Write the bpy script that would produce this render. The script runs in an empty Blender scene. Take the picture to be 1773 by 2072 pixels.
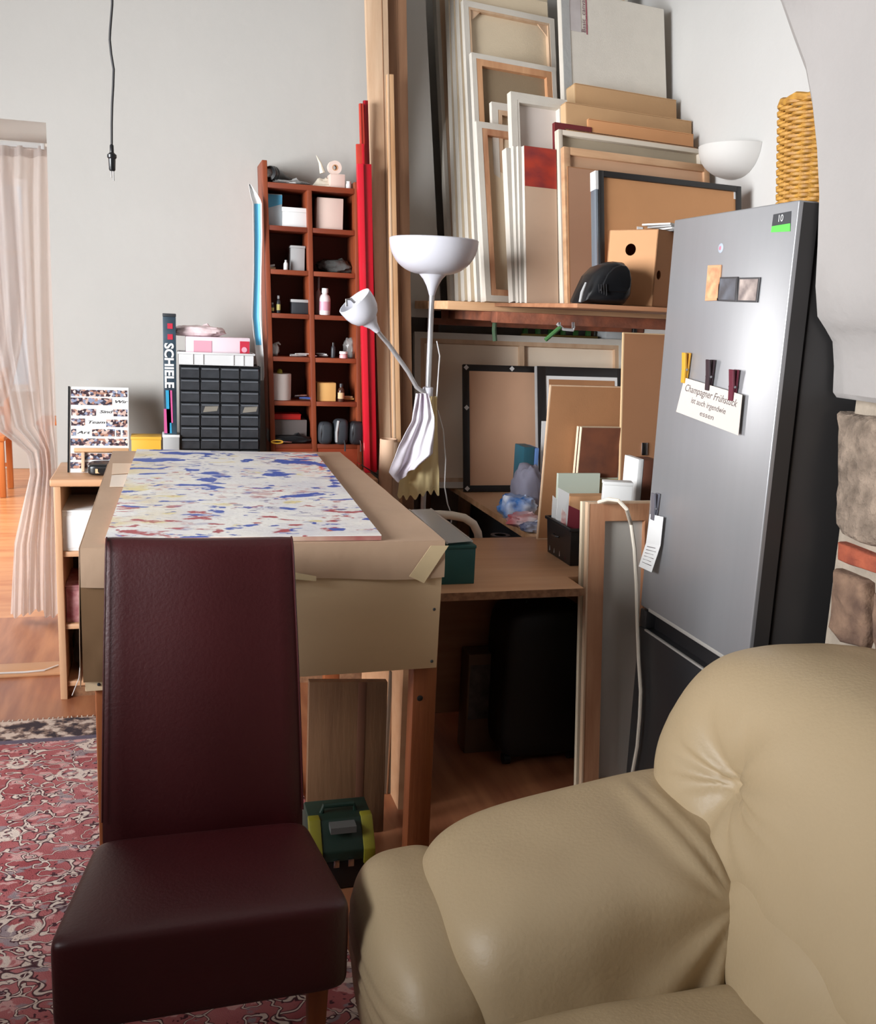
import bpy, bmesh, math, random
from mathutils import Vector as V, Matrix, noise

random.seed(7)
R = math.radians
scene = bpy.context.scene
col = scene.collection

# ------------------------------------------------------------------ camera
FPX, YAW, PITCH, ROLL, H = 1967.64, 0.279060, 0.200047, -0.0441564, 1.546
_cy, _sy, _cp, _sp = math.cos(YAW), math.sin(YAW), math.cos(PITCH), math.sin(PITCH)
_f = V((_sy * _cp, _cy * _cp, -_sp)); _r = V((_cy, -_sy, 0)); _d = _f.cross(_r)
_c, _s = math.cos(ROLL), math.sin(ROLL)
CR = _c * _r + _s * _d; CD = -_s * _r + _c * _d; CF = _f
cam_data = bpy.data.cameras.new('camera'); cam = bpy.data.objects.new('camera', cam_data); col.objects.link(cam)
cam_data.sensor_fit = 'HORIZONTAL'; cam_data.sensor_width = 36.0; cam_data.lens = FPX / 1773 * 36.0
cam_data.clip_start = 0.02
M = Matrix.Identity(4)
for i in range(3):
    M[i][0] = CR[i]; M[i][1] = -CD[i]; M[i][2] = -CF[i]
M[2][3] = H
cam.matrix_world = M
scene.camera = cam

# ------------------------------------------------------------------ world, daylight, exposure
world = bpy.data.worlds.new('sky'); scene.world = world; world.use_nodes = True
bg = world.node_tree.nodes['Background']; bg.inputs[0].default_value = (0.80, 0.90, 1.0, 1); bg.inputs[1].default_value = 1.0
scene.view_settings.view_transform = 'Standard'; scene.view_settings.look = 'None'
scene.view_settings.gamma = 1.0; scene.view_settings.exposure = 0.3; scene.view_settings.use_curve_mapping = False


def daylight(name, loc, rot, sx, sy, energy, color, spread=180):
    l = bpy.data.lights.new(name, 'AREA'); l.shape = 'RECTANGLE'; l.size = sx; l.size_y = sy
    l.energy = energy; l.color = color; l.spread = R(spread)
    o = bpy.data.objects.new(name, l); o.location = loc; o.rotation_euler = rot; col.objects.link(o); return o


# daylight entering by the windows: one in the left wall, one in the next room, plus added fill
# (main light narrowed and aimed at the alcove to keep the foreground dark)
daylight('window_and_fill_light', (-3.22, 1.2, 1.75), V((4.9, 2.2, -.25)).to_track_quat('-Z', 'Z').to_euler(), 2.4, 1.8, 118, (0.96, 0.98, 1.0), 88)
daylight('window_and_fill_light', (-3.32, -0.85, 1.7), (0, R(-90), 0), 1.9, .9, 2, (1.0, 0.95, 0.9))  # weak warm fill added to lift the sofa front
daylight('next_room_daylight', (-3.42, 6.8, 1.7), (0, R(-90), 0), 1.8, 2.6, 220, (1.0, 0.985, 0.965))


def ray(u, v):
    return CR * ((u - 886.5) / FPX) + CD * ((v - 1036) / FPX) + CF


def at(u, v, x=None, y=None, z=None):
    d = ray(u, v)
    t = x / d.x if x is not None else y / d.y if y is not None else (z - H) / d.z
    return V((0, 0, H)) + d * t


# ------------------------------------------------------------------ materials
def C(r, g, b):
    f = lambda c: ((c / 255 + 0.055) / 1.055) ** 2.4 if c > 10 else c / 255 / 12.92
    return (f(r), f(g), f(b), 1.0)


MATS = {}


def mat(name, rgb, rough=0.6, metal=0.0, var=0.0, scale=8.0, stretch=(1, 1, 1), bump=0.0, bscale=60.0, rgb2=None, spec=0.5, trans=0.0, coat=0.0, bstretch=None, detail=4):
    if name in MATS: return MATS[name]
    m = bpy.data.materials.new(name); m.use_nodes = True; nt = m.node_tree; N = nt.nodes; L = nt.links
    b = N['Principled BSDF']
    b.inputs['Roughness'].default_value = rough; b.inputs['Metallic'].default_value = metal
    b.inputs['Specular IOR Level'].default_value = spec
    b.inputs['Transmission Weight'].default_value = trans
    b.inputs['Coat Weight'].default_value = coat
    c1 = C(*rgb)
    b.inputs['Base Color'].default_value = c1
    tc = N.new('ShaderNodeTexCoord')
    if var > 0 or rgb2:
        mp = N.new('ShaderNodeMapping'); mp.inputs['Scale'].default_value = stretch; L.new(tc.outputs['Object'], mp.inputs[0])
        nz = N.new('ShaderNodeTexNoise'); nz.inputs['Scale'].default_value = scale; nz.inputs['Detail'].default_value = detail; L.new(mp.outputs[0], nz.inputs[0])
        rp = N.new('ShaderNodeValToRGB')
        c2 = C(*rgb2) if rgb2 else tuple(c * (1 - var) for c in c1[:3]) + (1,)
        rp.color_ramp.elements[0].position = 0.32; rp.color_ramp.elements[1].position = 0.68
        rp.color_ramp.elements[0].color = c2; rp.color_ramp.elements[1].color = c1
        L.new(nz.outputs[0], rp.inputs[0]); L.new(rp.outputs[0], b.inputs['Base Color'])
    if bump > 0:
        mp2 = N.new('ShaderNodeMapping'); mp2.inputs['Scale'].default_value = bstretch or stretch; L.new(tc.outputs['Object'], mp2.inputs[0])
        n2 = N.new('ShaderNodeTexNoise'); n2.inputs['Scale'].default_value = bscale; n2.inputs['Detail'].default_value = 5; L.new(mp2.outputs[0], n2.inputs[0])
        bp = N.new('ShaderNodeBump'); bp.inputs['Strength'].default_value = bump; bp.inputs['Distance'].default_value = 0.01
        L.new(n2.outputs[0], bp.inputs['Height']); L.new(bp.outputs[0], b.inputs['Normal'])
    MATS[name] = m
    return m


def wood(name, rgb, rgb2, axis='z', rough=0.6, scale=6.0):
    s = {'x': (0.12, 1.6, 1.6), 'y': (1.6, 0.12, 1.6), 'z': (1.6, 1.6, 0.12)}[axis]
    return mat(name, rgb, rough, rgb2=rgb2, scale=scale * 2.2, stretch=s, bump=0.12, bscale=40, detail=6)


def sheer(name, rgb, alpha):
    m = bpy.data.materials.new(name); m.use_nodes = True; N = m.node_tree.nodes; L = m.node_tree.links
    out = N['Material Output']; N.remove(N['Principled BSDF'])
    d = N.new('ShaderNodeBsdfDiffuse'); d.inputs[0].default_value = C(*rgb)
    t = N.new('ShaderNodeBsdfTranslucent'); t.inputs[0].default_value = C(*rgb)
    tr = N.new('ShaderNodeBsdfTransparent')
    m1 = N.new('ShaderNodeMixShader'); m1.inputs[0].default_value = 0.5; L.new(d.outputs[0], m1.inputs[1]); L.new(t.outputs[0], m1.inputs[2])
    m2 = N.new('ShaderNodeMixShader'); m2.inputs[0].default_value = alpha; L.new(tr.outputs[0], m2.inputs[1]); L.new(m1.outputs[0], m2.inputs[2])
    L.new(m2.outputs[0], out.inputs[0]); MATS[name] = m
    return m


WALL = mat('plaster_white', (187, 184, 179), 0.92, var=0.03, scale=3, bump=0.10, bscale=22)
WALLW = mat('plaster_alcove', (200, 198, 195), 0.92, var=0.03, scale=3, bump=0.2, bscale=22)
PLASTER = mat('plaster_pier', (154, 149, 146), 0.95, var=0.05, scale=4, bump=0.3, bscale=30)
MORTAR = mat('mortar', (168, 154, 138), 0.95, var=0.25, scale=14, bump=0.8, bscale=40)
STONE = mat('rubble_stone', (150, 132, 116), 0.95, rgb2=(104, 90, 78), scale=22, bump=1.6, bscale=44)
STONE2 = mat('brown_stone', (136, 108, 88), 0.95, rgb2=(92, 70, 58), scale=18, bump=1.0, bscale=34)
BRICK = mat('red_brick', (164, 84, 58), 0.95, rgb2=(118, 56, 42), scale=16, bump=0.8, bscale=36)
FLOOR = mat('floor_wood', (176, 118, 82), 0.35, rgb2=(140, 84, 58), scale=9, stretch=(2.0, 0.25, 1), bump=0.05, bscale=20)
FLOORN = mat('next_floor_wood', (206, 146, 96), 0.3, rgb2=(180, 112, 66), scale=6, stretch=(0.4, 2.4, 1), bump=0.03, bscale=20)
WHITE = mat('white_plastic', (210, 210, 210), 0.35)
PAPER = mat('white_paper', (220, 220, 219), 0.8)
CLOTHW = mat('canvas_cloth', (216, 209, 198), 0.9, var=0.05, scale=14, bump=0.12, bscale=300)
CLOTHC = mat('canvas_cream', (224, 206, 178), 0.9, var=0.06, scale=6, bump=0.12, bscale=300)
CLOTHG = mat('canvas_linen', (150, 130, 104), 0.9, var=0.10, scale=6, bump=0.15, bscale=300)
PINE = wood('pine', (214, 184, 154), (196, 160, 128), 'z')
PINEX = wood('pine_along', (222, 180, 140), (198, 152, 110), 'x')
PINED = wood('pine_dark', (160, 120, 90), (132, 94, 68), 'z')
BEECH = wood('beech_laminate', (196, 152, 116), (184, 138, 102), 'x', 0.42)
BEECHE = mat('chipboard_edge', (150, 108, 76), 0.8, rgb2=(118, 80, 54), scale=60)
KRAFT = mat('kraft_paper', (184, 154, 128), 0.72, var=0.08, scale=5, bump=0.25, bscale=9)
PLY = mat('plywood_cream', (216, 188, 152), 0.7, var=0.06, scale=5, stretch=(0.3, 1, 1.4), bump=0.04)
CARD = mat('cardboard', (192, 152, 110), 0.85, var=0.07, scale=6, bump=0.05, bscale=80)
CARDD = mat('cardboard_tan', (196, 146, 104), 0.85, var=0.05, scale=6)
CARDL = mat('cardboard_light', (206, 172, 132), 0.85, var=0.05, scale=6)
HARD = mat('hardboard', (164, 116, 78), 0.7, var=0.10, scale=7, bump=0.05, bscale=200)
HARDL = mat('hardboard_back', (198, 158, 126), 0.75, var=0.06, scale=5)
BLACKF = mat('black_frame', (30, 28, 28), 0.45)
BLACKP = mat('black_plastic', (22, 23, 26), 0.32, var=0.2, scale=20)
DARKG = mat('dark_grey', (48, 50, 54), 0.45)
CHERRY = wood('cherry_wood', (140, 66, 36), (112, 46, 24), 'x', 0.5)
CHERRYV = wood('cherry_wood_upright', (148, 72, 40), (116, 50, 27), 'z', 0.5)
REDP = mat('red_paint', (196, 22, 40), 0.35, var=0.10, scale=4)
REDP2 = mat('red_paint_worn', (196, 60, 44), 0.55, var=0.18, scale=9)
LEATHER = mat('cream_leather', (172, 151, 119), 0.5, var=0.05, scale=4, bump=0.10, bscale=120)
OXBLOOD = mat('oxblood_leather', (58, 11, 15), 0.42, var=0.12, scale=6, bump=0.08, bscale=140)
LEGW = wood('leg_wood', (158, 92, 52), (126, 66, 36), 'z', 0.5)
STEEL = mat('silver_door', (168, 168, 171), 0.33, metal=0.55, var=0.03, scale=30, stretch=(1, 1, 0.05))
STEELD = mat('fridge_side', (62, 60, 60), 0.42, metal=0.3)
CHROME = mat('chrome', (190, 190, 192), 0.2, metal=1.0)
LAMPW = mat('lamp_white', (206, 206, 214), 0.3)
LAMPS = mat('lamp_silver', (196, 196, 198), 0.3, metal=0.4)
WICKER = mat('wicker', (188, 140, 58), 0.6, rgb2=(150, 104, 40), scale=40, bump=0.2, bscale=90)
MASK = mat('masking_tape', (206, 184, 146), 0.7, var=0.05, scale=20)
RUST = mat('rusty_beam', (146, 84, 58), 0.8, rgb2=(96, 58, 44), scale=12, stretch=(1, 1, 1), bump=0.2)
RAGW = mat('rag_lilac', (236, 234, 240), 0.9, rgb2=(222, 210, 224), scale=5, bump=0.2, bscale=18)
RAGY = mat('rag_yellow', (232, 212, 160), 0.9, var=0.1, scale=8, bump=0.3, bscale=20)
GREEN = mat('green_strap', (66, 112, 62), 0.6)
TEAL = mat('teal_card', (22, 74, 70), 0.6)
BLUE = mat('sky_blue_print', (86, 170, 208), 0.5)
YELLOW = mat('yellow_print', (222, 170, 58), 0.5)
PINK = mat('pink_print', (214, 156, 172), 0.5)
CRIM = mat('crimson_print', (186, 40, 62), 0.5)
GREYC = mat('grey_card', (164, 164, 164), 0.6)
GREENC = mat('pale_green_board', (178, 186, 172), 0.8)
CLEAR = mat('clear_plastic', (226, 226, 222), 0.15, trans=0.45)
FILM = mat('plastic_film', (210, 210, 208), 0.25, trans=0.45, bump=0.5, bscale=26)
BLACKINK = mat('black_ink', (26, 24, 26), 0.6)
GOLD = mat('honey_card', (214, 164, 98), 0.7)

# ------------------------------------------------------------------ mesh helpers
WO = {}


class MB:
    def __init__(s): s.v = []; s.f = []

    def add(s, vs, fs):
        o = len(s.v); s.v += [V(p) for p in vs]; s.f += [tuple(i + o for i in f) for f in fs]; return s

    def obox(s, p, a, b, c):
        p, a, b, c = V(p), V(a), V(b), V(c)
        vs = [p, p + a, p + a + b, p + b, p + c, p + a + c, p + a + b + c, p + b + c]
        fs = [(0, 3, 2, 1), (4, 5, 6, 7), (0, 1, 5, 4), (1, 2, 6, 5), (2, 3, 7, 6), (3, 0, 4, 7)]
        if a.cross(b).dot(c) < 0: fs = [f[::-1] for f in fs]
        return s.add(vs, fs)

    def box(s, x0, x1, y0, y1, z0, z1):
        return s.obox((x0, y0, z0), (x1 - x0, 0, 0), (0, y1 - y0, 0), (0, 0, z1 - z0))

    def prism(s, pts, n):
        pts = [V(p) for p in pts]; n = V(n); k = len(pts)
        nn = sum(((pts[i] - pts[0]).cross(pts[(i + 1) % k] - pts[0]) for i in range(1, k)), V())
        if nn.dot(n) > 0: pts = pts[::-1]
        fs = [tuple(range(k)), tuple(range(2 * k - 1, k - 1, -1))] + [(i, i + k, (i + 1) % k + k, (i + 1) % k) for i in range(k)]
        fs = [f[::-1] if j > 1 else f for j, f in enumerate(fs)]
        return s.add(pts + [p + n for p in pts], [fs[0], fs[1]] + [f for f in fs[2:]])

    def tube(s, pts, r, seg=8, caps=True):
        pts = [V(p) for p in pts]; n = len(pts); rs = r if isinstance(r, (list, tuple)) else [r] * n
        up = None; o = len(s.v)
        for i, p in enumerate(pts):
            t = (pts[min(i + 1, n - 1)] - pts[max(i - 1, 0)]).normalized()
            if up is None:
                up = t.orthogonal().normalized()
            else:
                up = (up - t * up.dot(t)); up = up.normalized() if up.length > 1e-6 else t.orthogonal().normalized()
            w = t.cross(up)
            for k in range(seg):
                a = 2 * math.pi * k / seg; s.v.append(p + (up * math.cos(a) + w * math.sin(a)) * rs[i])
        for i in range(n - 1):
            for k in range(seg):
                a, b = o + i * seg + k, o + i * seg + (k + 1) % seg; s.f.append((a, b, b + seg, a + seg))
        if caps:
            s.f.append(tuple(o + k for k in range(seg))[::-1]); s.f.append(tuple(o + (n - 1) * seg + k for k in range(seg)))
        return s

    def lathe(s, prof, c, axis=(0, 0, 1), seg=24, a0=0.0, a1=2 * math.pi, xdir=None):
        c = V(c); ax = V(axis).normalized(); e = V(xdir).normalized() if xdir else ax.orthogonal().normalized(); g = ax.cross(e)
        full = a1 - a0 > 6.28; o = len(s.v); m = seg if full else seg + 1
        for (r, h) in prof:
            for k in range(m):
                a = a0 + (a1 - a0) * k / seg; s.v.append(c + ax * h + (e * math.cos(a) + g * math.sin(a)) * max(r, 1e-5))
        for i in range(len(prof) - 1):
            for k in range(seg):
                k2 = (k + 1) % m if full else k + 1
                a, b = o + i * m + k, o + i * m + k2; s.f.append((a, b, b + m, a + m))
        return s

    def sheet(s, fn, nu, nv, th=0.0015):
        P = [[V(fn(i / nu, j / nv)) for i in range(nu + 1)] for j in range(nv + 1)]
        o = len(s.v); W = nu + 1; K = W * (nv + 1); nrm = []
        for j in range(nv + 1):
            for i in range(W):
                a = P[j][min(i + 1, nu)] - P[j][max(i - 1, 0)]; b = P[min(j + 1, nv)][i] - P[max(j - 1, 0)][i]
                n = a.cross(b); nrm.append(n.normalized() if n.length > 1e-9 else V((0, 0, 1)))
        flat = [p for row in P for p in row]
        s.v += [p + n * th * 0.5 for p, n in zip(flat, nrm)] + [p - n * th * 0.5 for p, n in zip(flat, nrm)]
        for j in range(nv):
            for i in range(nu):
                a = o + j * W + i; s.f.append((a, a + 1, a + 1 + W, a + W)); s.f.append((a + K, a + W + K, a + 1 + W + K, a + 1 + K))
        rim = [(j * W, (j + 1) * W) for j in range(nv)] + [((j + 1) * W + nu, j * W + nu) for j in range(nv)] + [(i + 1, i) for i in range(nu)] + [(nv * W + i, nv * W + i + 1) for i in range(nu)]
        for a, b in rim: s.f.append((o + a, o + b, o + b + K, o + a + K))
        return s

    def cushion(s, fn, n=16, k=4.0):
        """rounded block: cube faces pushed onto a superellipsoid of power k, then placed by fn(x, y, z in -1..1)"""
        bm = bmesh.new(); bmesh.ops.create_cube(bm, size=2.0)
        bmesh.ops.subdivide_edges(bm, edges=bm.edges[:], cuts=n - 1, use_grid_fill=True)
        o = len(s.v); bm.verts.index_update()
        for v in bm.verts:
            c = [math.sin(q * math.pi / 4) / math.sin(math.pi / 4) for q in v.co]
            m = sum(abs(q) ** k for q in c) ** (1 / k)
            s.v.append(V(fn(c[0] / m, c[1] / m, c[2] / m)))
        s.f += [tuple(v.index + o for v in f.verts) for f in bm.faces]; bm.free()
        return s

    def build(s, name, m, parent=None, bevel=0.0, smooth=False, seg=2, ang=35):
        o0 = WO[parent.name] if parent else None
        if o0 is None:
            xs = [p.x for p in s.v]; ys = [p.y for p in s.v]; zs = [p.z for p in s.v]
            o0 = V(((min(xs) + max(xs)) / 2, (min(ys) + max(ys)) / 2, min(zs)))
        me = bpy.data.meshes.new(name); me.from_pydata([p - o0 for p in s.v], [], s.f)
        bm = bmesh.new(); bm.from_mesh(me); bmesh.ops.recalc_face_normals(bm, faces=bm.faces[:])
        if bevel > 0:
            ed = [e for e in bm.edges if len(e.link_faces) == 2 and e.calc_face_angle(0) > 0.5]
            bmesh.ops.bevel(bm, geom=ed, offset=bevel, segments=seg, profile=0.5, affect='EDGES', clamp_overlap=True)
        bm.to_mesh(me); bm.free()
        if smooth or bevel > 0:
            for p in me.polygons: p.use_smooth = True
            me.set_sharp_from_angle(angle=R(ang))
        me.materials.append(m)
        ob = bpy.data.objects.new(name, me); col.objects.link(ob)
        if parent: ob.parent = parent
        else: ob.location = o0
        WO[ob.name] = o0
        return ob


def tag(o, label, cat, group=None):
    o['label'] = label; o['category'] = cat
    if group: o['group'] = group
    return o


def thing(name, label, cat, loc, group=None):
    o = bpy.data.objects.new(name, None); o.empty_display_size = 0.05; col.objects.link(o); o.location = V(loc); WO[o.name] = V(loc)
    return tag(o, label, cat, group)


def struct(name, mb, m, label=None, bevel=0.0, smooth=False):
    o = mb.build(name, m, None, bevel, smooth); o['kind'] = 'structure'
    if label: o['label'] = label
    return o


def text(s, p, u, v, size, m, parent, name='lettering', align='LEFT', off=0.0008, shear=0.0, width=None, bold=0.0):
    """flat print: u reading direction, v up direction of the letters"""
    c = bpy.data.curves.new(name, 'FONT'); c.body = s; c.size = 1.0; c.align_x = align; c.align_y = 'CENTER'; c.shear = shear; c.offset = bold; c.resolution_u = 3
    t = bpy.data.objects.new(name, c); col.objects.link(t)
    dg = bpy.context.evaluated_depsgraph_get(); me = bpy.data.meshes.new_from_object(t.evaluated_get(dg)); bpy.data.objects.remove(t)
    u = V(u).normalized(); v = V(v).normalized(); n = u.cross(v).normalized(); o0 = WO[parent.name]
    sx = size
    if width:
        xs = [q.co.x for q in me.vertices]; sx = width / max(1e-6, max(xs) - min(xs))
    for q in me.vertices: q.co = V(p) + u * q.co.x * sx + v * q.co.y * size + n * off - o0
    me.materials.clear(); me.materials.append(m); me.name = name
    ob = bpy.data.objects.new(name, me); col.objects.link(ob); ob.parent = parent; WO[ob.name] = o0
    return ob


class Panel:
    """flat leaning thing standing on base height z0: bottom-left seen at bl, top-left at tl, top-right column trx, bottom depth Y, yaw a"""
    def __init__(s, bl, tl, trx, Y, yaw=0.0, z0=None):
        s.P0 = at(*bl, y=Y)
        if z0 is not None: s.P0.z = z0
        s.u = V((math.cos(yaw), math.sin(yaw), 0)); d = ray(*tl); c = V((0, 0, H))
        t = (s.P0 - c).dot(s.u) / d.dot(s.u); T = c + d * t
        s.h = (T - s.P0).length; s.v = (T - s.P0).normalized(); s.n = s.u.cross(s.v).normalized()
        lo, hi = 0.0, 4.0
        for _ in range(50):
            w = (lo + hi) / 2; q = T + s.u * w - c; px = 886.5 + FPX * q.dot(CR) / q.dot(CF)
            if px < trx: lo = w
            else: hi = w
        s.w = lo

    def L(s, a, b, c=0.0): return s.P0 + s.u * a + s.v * b + s.n * c

    def bx(s, mb, a0, a1, b0, b1, c0, c1):
        return mb.obox(s.L(a0, b0, c0), s.u * (a1 - a0), s.v * (b1 - b0), s.n * (c1 - c0))


def manual_panel(P0, u, v, w, h):
    p = Panel.__new__(Panel); p.P0 = V(P0); p.u = V(u).normalized(); p.v = V(v).normalized(); p.n = p.u.cross(p.v).normalized(); p.w = w; p.h = h
    return p


def canvas(name, label, p, th=0.02, fold=0.018, bar=0.045, back=True, cloth=CLOTHW, inner=None, wedge=False, cross=(), group=None, cat='canvas', barmat=PINE):
    """stretched canvas; back=True shows its stretcher side to the room, else its painting side"""
    t = thing(name, label, cat, p.P0, group); w, h = p.w, p.h; e = 0.0015
    f0, f1 = (0.0, e) if back else (th - e, th)        # where the cloth face lies (n points to the room)
    p.bx(MB(), 0, w, 0, h, f0, f1).build('canvas_face', inner or cloth, t)
    m = MB()
    for a0, a1, b0, b1 in ((0, e, 0, h), (w - e, w, 0, h), (e, w - e, 0, e), (e, w - e, h - e, h)): p.bx(m, a0, a1, b0, b1, 0, th)
    c0, c1 = (th, th + 0.001) if back else (-0.001, 0)
    for a0, a1, b0, b1 in ((0, fold, 0, h), (w - fold, w, 0, h), (fold, w - fold, 0, fold), (fold, w - fold, h - fold, h)): p.bx(m, a0, a1, b0, b1, c0, c1)
    m.build('canvas_edge', cloth, t)
    b0, b1 = (e, th) if back else (0, th - e)
    for a0, a1, q0, q1 in ((e, bar, e, h - e), (w - bar, w - e, e, h - e), (bar, w - bar, e, bar), (bar, w - bar, h - bar, h - e)):
        p.bx(MB(), a0, a1, q0, q1, b0, b1).build('stretcher_bar', barmat, t)
    for f in cross: p.bx(MB(), w * f - 0.012, w * f + 0.012, bar, h - bar, b0, b1 - 0.004).build('cross_bar', barmat, t)
    if wedge:
        for sx in (0, 1):
            a = bar if sx == 0 else w - bar; sg = 1 if sx == 0 else -1; q = h - bar
            MB().prism([p.L(a, q, th * 0.5), p.L(a + sg * 0.05, q, th * 0.5), p.L(a, q - 0.05, th * 0.5)], p.n * 0.005).build('corner_gusset', barmat, t)
    return t


def frame(name, label, p, th=0.02, bar=0.03, fm=BLACKF, back=HARDL, group=None, clips=False, cat='picture frame', lipz=0.006):
    t = thing(name, label, cat, p.P0, group); w, h = p.w, p.h
    for a0, a1, q0, q1 in ((0, bar, 0, h), (w - bar, w, 0, h), (bar, w - bar, 0, bar), (bar, w - bar, h - bar, h)):
        p.bx(MB(), a0, a1, q0, q1, 0, th).build('frame_rail', fm, t, bevel=0.0015)
    p.bx(MB(), bar, w - bar, bar, h - bar, 0.002, th - lipz).build('backing_board', back, t)
    if clips:
        for a, b in ((bar * .5, h - bar * .5), (w * 0.62, h - bar * .5), (bar * .5, h * .66), (bar * .5, bar * .5)):
            m = MB(); c = 0.013; q = p.L(a, b, th + .0005)
            m.obox(q - (p.u + p.v).normalized() * c * .7 - (p.u - p.v).normalized() * c * .7, (p.u + p.v).normalized() * c * 1.4, (p.u - p.v).normalized() * c * 1.4, p.n * 0.002)
            m.build('corner_clip', WHITE, t)
    return t


def board(name, label, p, th=0.006, m=HARD, edge=None, cat='board', group=None):
    """sheet board with a slightly proud edge banding as its own part"""
    t = thing(name, label, cat, p.P0, group); w, h = p.w, p.h; e = min(0.004, th)
    p.bx(MB(), e, w - e, e, h - e, 0, th).build('sheet', m, t)
    q = MB()
    for a0, a1, b0, b1 in ((0, e, 0, h), (w - e, w, 0, h), (e, w - e, 0, e), (e, w - e, h - e, h)): p.bx(q, a0, a1, b0, b1, 0, th)
    q.build('edge', edge or m, t)
    return t


def carton(name, label, x0, x1, y0, y1, z0, z1, m=CARD, lid=0.0, lidm=None, cat='box', group=None, patch=None, patchm=None, rot=0.0, flap=False):
    """carton with body, lid and optional printed patch (fractions of the front face)"""
    cx, cy = (x0 + x1) / 2, (y0 + y1) / 2; t = thing(name, label, cat, (cx, cy, z0), group)
    u = V((math.cos(rot), math.sin(rot), 0)); w = V((-math.sin(rot), math.cos(rot), 0)); hx, hy = (x1 - x0) / 2, (y1 - y0) / 2; c = V((cx, cy, 0))
    def ob(a0, a1, b0, b1, q0, q1): return MB().obox(c + u * a0 + w * b0 + V((0, 0, q0)), u * (a1 - a0), w * (b1 - b0), V((0, 0, q1 - q0)))
    zl = z1 - lid if lid else z1
    ob(-hx, hx, -hy, hy, z0, zl).build('body', m, t, bevel=0.0015)
    if lid: ob(-hx - .002, hx + .002, -hy - .002, hy + .002, zl, z1).build('lid', lidm or m, t, bevel=0.0015)
    else:
        for sg in (-1, 1): ob(-hx + .001, hx - .001, sg * (hy - .001) if sg < 0 else .0006, -.0006 if sg < 0 else hy - .001, z1, z1 + 0.0025).build('top_flap', m, t)
    if patch:
        a0, a1, b0, b1 = patch; q0 = z0 + (zl - z0) * b0; q1 = z0 + (zl - z0) * b1
        ob(-hx + 2 * hx * a0, -hx + 2 * hx * a1, -hy - .0012, -hy, q0, q1).build('printed_label', patchm or PAPER, t)
    return t


def bottle(name, label, c, r, h, m, capm=WHITE, cat='bottle', neck=0.5, capf=0.18, group=None, lab=None):
    t = thing(name, label, cat, c, group); hb = h * (1 - capf)
    MB().lathe([(0, 0), (r * .95, 0), (r, h * .03), (r, hb * .72), (r * .85, hb * .86), (r * neck, hb * .95), (r * neck, hb), (0, hb)], c, seg=16).build('body', m, t, smooth=True)
    MB().lathe([(0, hb), (r * neck * 1.15, hb), (r * neck * 1.1, h * .99), (r * neck * .9, h), (0, h)], c, seg=16).build('cap', capm, t, smooth=True)
    if lab: MB().lathe([(r * 1.01, hb * .2), (r * 1.015, hb * .21), (r * 1.015, hb * .6), (r * 1.01, hb * .61)], c, seg=16).build('paper_label', lab, t, smooth=True)
    return t


def fz(x, y, z, s=1.0): return noise.noise(V((x * s, y * s, z * s)))


def bag(name, label, c, sx, sy, sz, m, cat='bag', group=None, seedv=0.0, rough=0.22, k=2.6, part='knot'):
    """crumpled soft bag"""
    t = thing(name, label, cat, (c[0], c[1], c[2]), group); c = V(c)
    def fn(x, y, z):
        d = 1 + rough * (fz(x + seedv, y, z, 2.2) + .6 * fz(x, y + seedv, z, 5))
        zz = max(z * d, -0.93)
        return c + V((x * d * sx, y * d * sy, (zz + 0.93) / 1.93 * sz))
    MB().cushion(fn, 8, k).build('body', m, t, smooth=True, ang=60)
    tp = c + V((sx * .25, 0, sz * .86))
    MB().tube([tp - V((0.012, 0, .004)), tp + V((0, .003, .006)), tp + V((.014, 0, .012)), tp + V((.022, 0, .004))], [.003, .006, .005, .003], 6).build(part, m, t, smooth=True)
    return t

# ------------------------------------------------------------------ the room shell
YB, YR, XA, ZC = 4.27, 4.95, 2.3, 3.45
DX0, DX1, DZ = -1.36, -0.428, 2.21
struct('floor', MB().box(-3.2, XA, -1.6, YR, -0.12, 0), FLOOR, 'reddish wooden floor of the studio')
struct('floor', MB().box(-3.4, 1.0, YR, 9.7, -0.12, -0.002), FLOORN, 'honey coloured wooden floor beyond the doorway')
struct('ceiling', MB().box(-3.2, XA + .2, -1.6, YR, ZC, ZC + .1), WALL)
struct('ceiling', MB().box(-3.4, 1.0, YB + .56, 9.7, 2.9, 3.0), WALL)
m = MB().box(-3.2, DX0, YB, YB + .56, 0, ZC).box(DX0, DX1, YB, YB + .56, DZ, ZC).box(DX1, .9, YB, YB + .56, 0, ZC)
struct('wall_back', m, WALL, 'white plastered wall with the doorway')
struct('wall_recess', MB().box(.9, XA + .2, YR, YR + .2, 0, ZC).prism([(.9, 4.45, 1.53), (1.25, 4.45, 1.53), (1.06, 4.45, ZC), (.9, 4.45, ZC)], (0, YR - 4.45, 0)), WALL, 'shaded plaster wall behind the stacked canvases')
struct('wall_alcove', MB().box(XA, XA + .2, 2.02, YR, 0, ZC), WALLW, 'bright white alcove wall carrying the uplight')
m = MB(); W1 = (-.1, 2.6, .75, 2.75); W2 = (-1.3, -.4, .75, 2.75); X = (-3.45, -3.2)  # second opening added for the fill light
for y0, y1, z0, z1 in ((-1.6, YB + .56, 0, .75), (-1.6, YB + .56, 2.75, ZC), (-1.6, W2[0], .75, 2.75), (W2[1], W1[0], .75, 2.75), (W1[1], YB + .56, .75, 2.75)):
    m.box(X[0], X[1], y0, y1, z0, z1)
struct('wall_left', m, WALL)
struct('wall_shade_blocker', MB().box(-1.35, -1.2, -.5, 1.95, 0, 1.05).box(-1.38, -1.17, -.53, 1.98, 1.05, 1.08), WALL, 'low white wall added out of view to shade the foreground')  # unseen blocker added to shade rug, chair and lower sofa
struct('wall_front', MB().box(-3.2, 1.7, -1.8, -1.6, 0, ZC), WALL)
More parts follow.
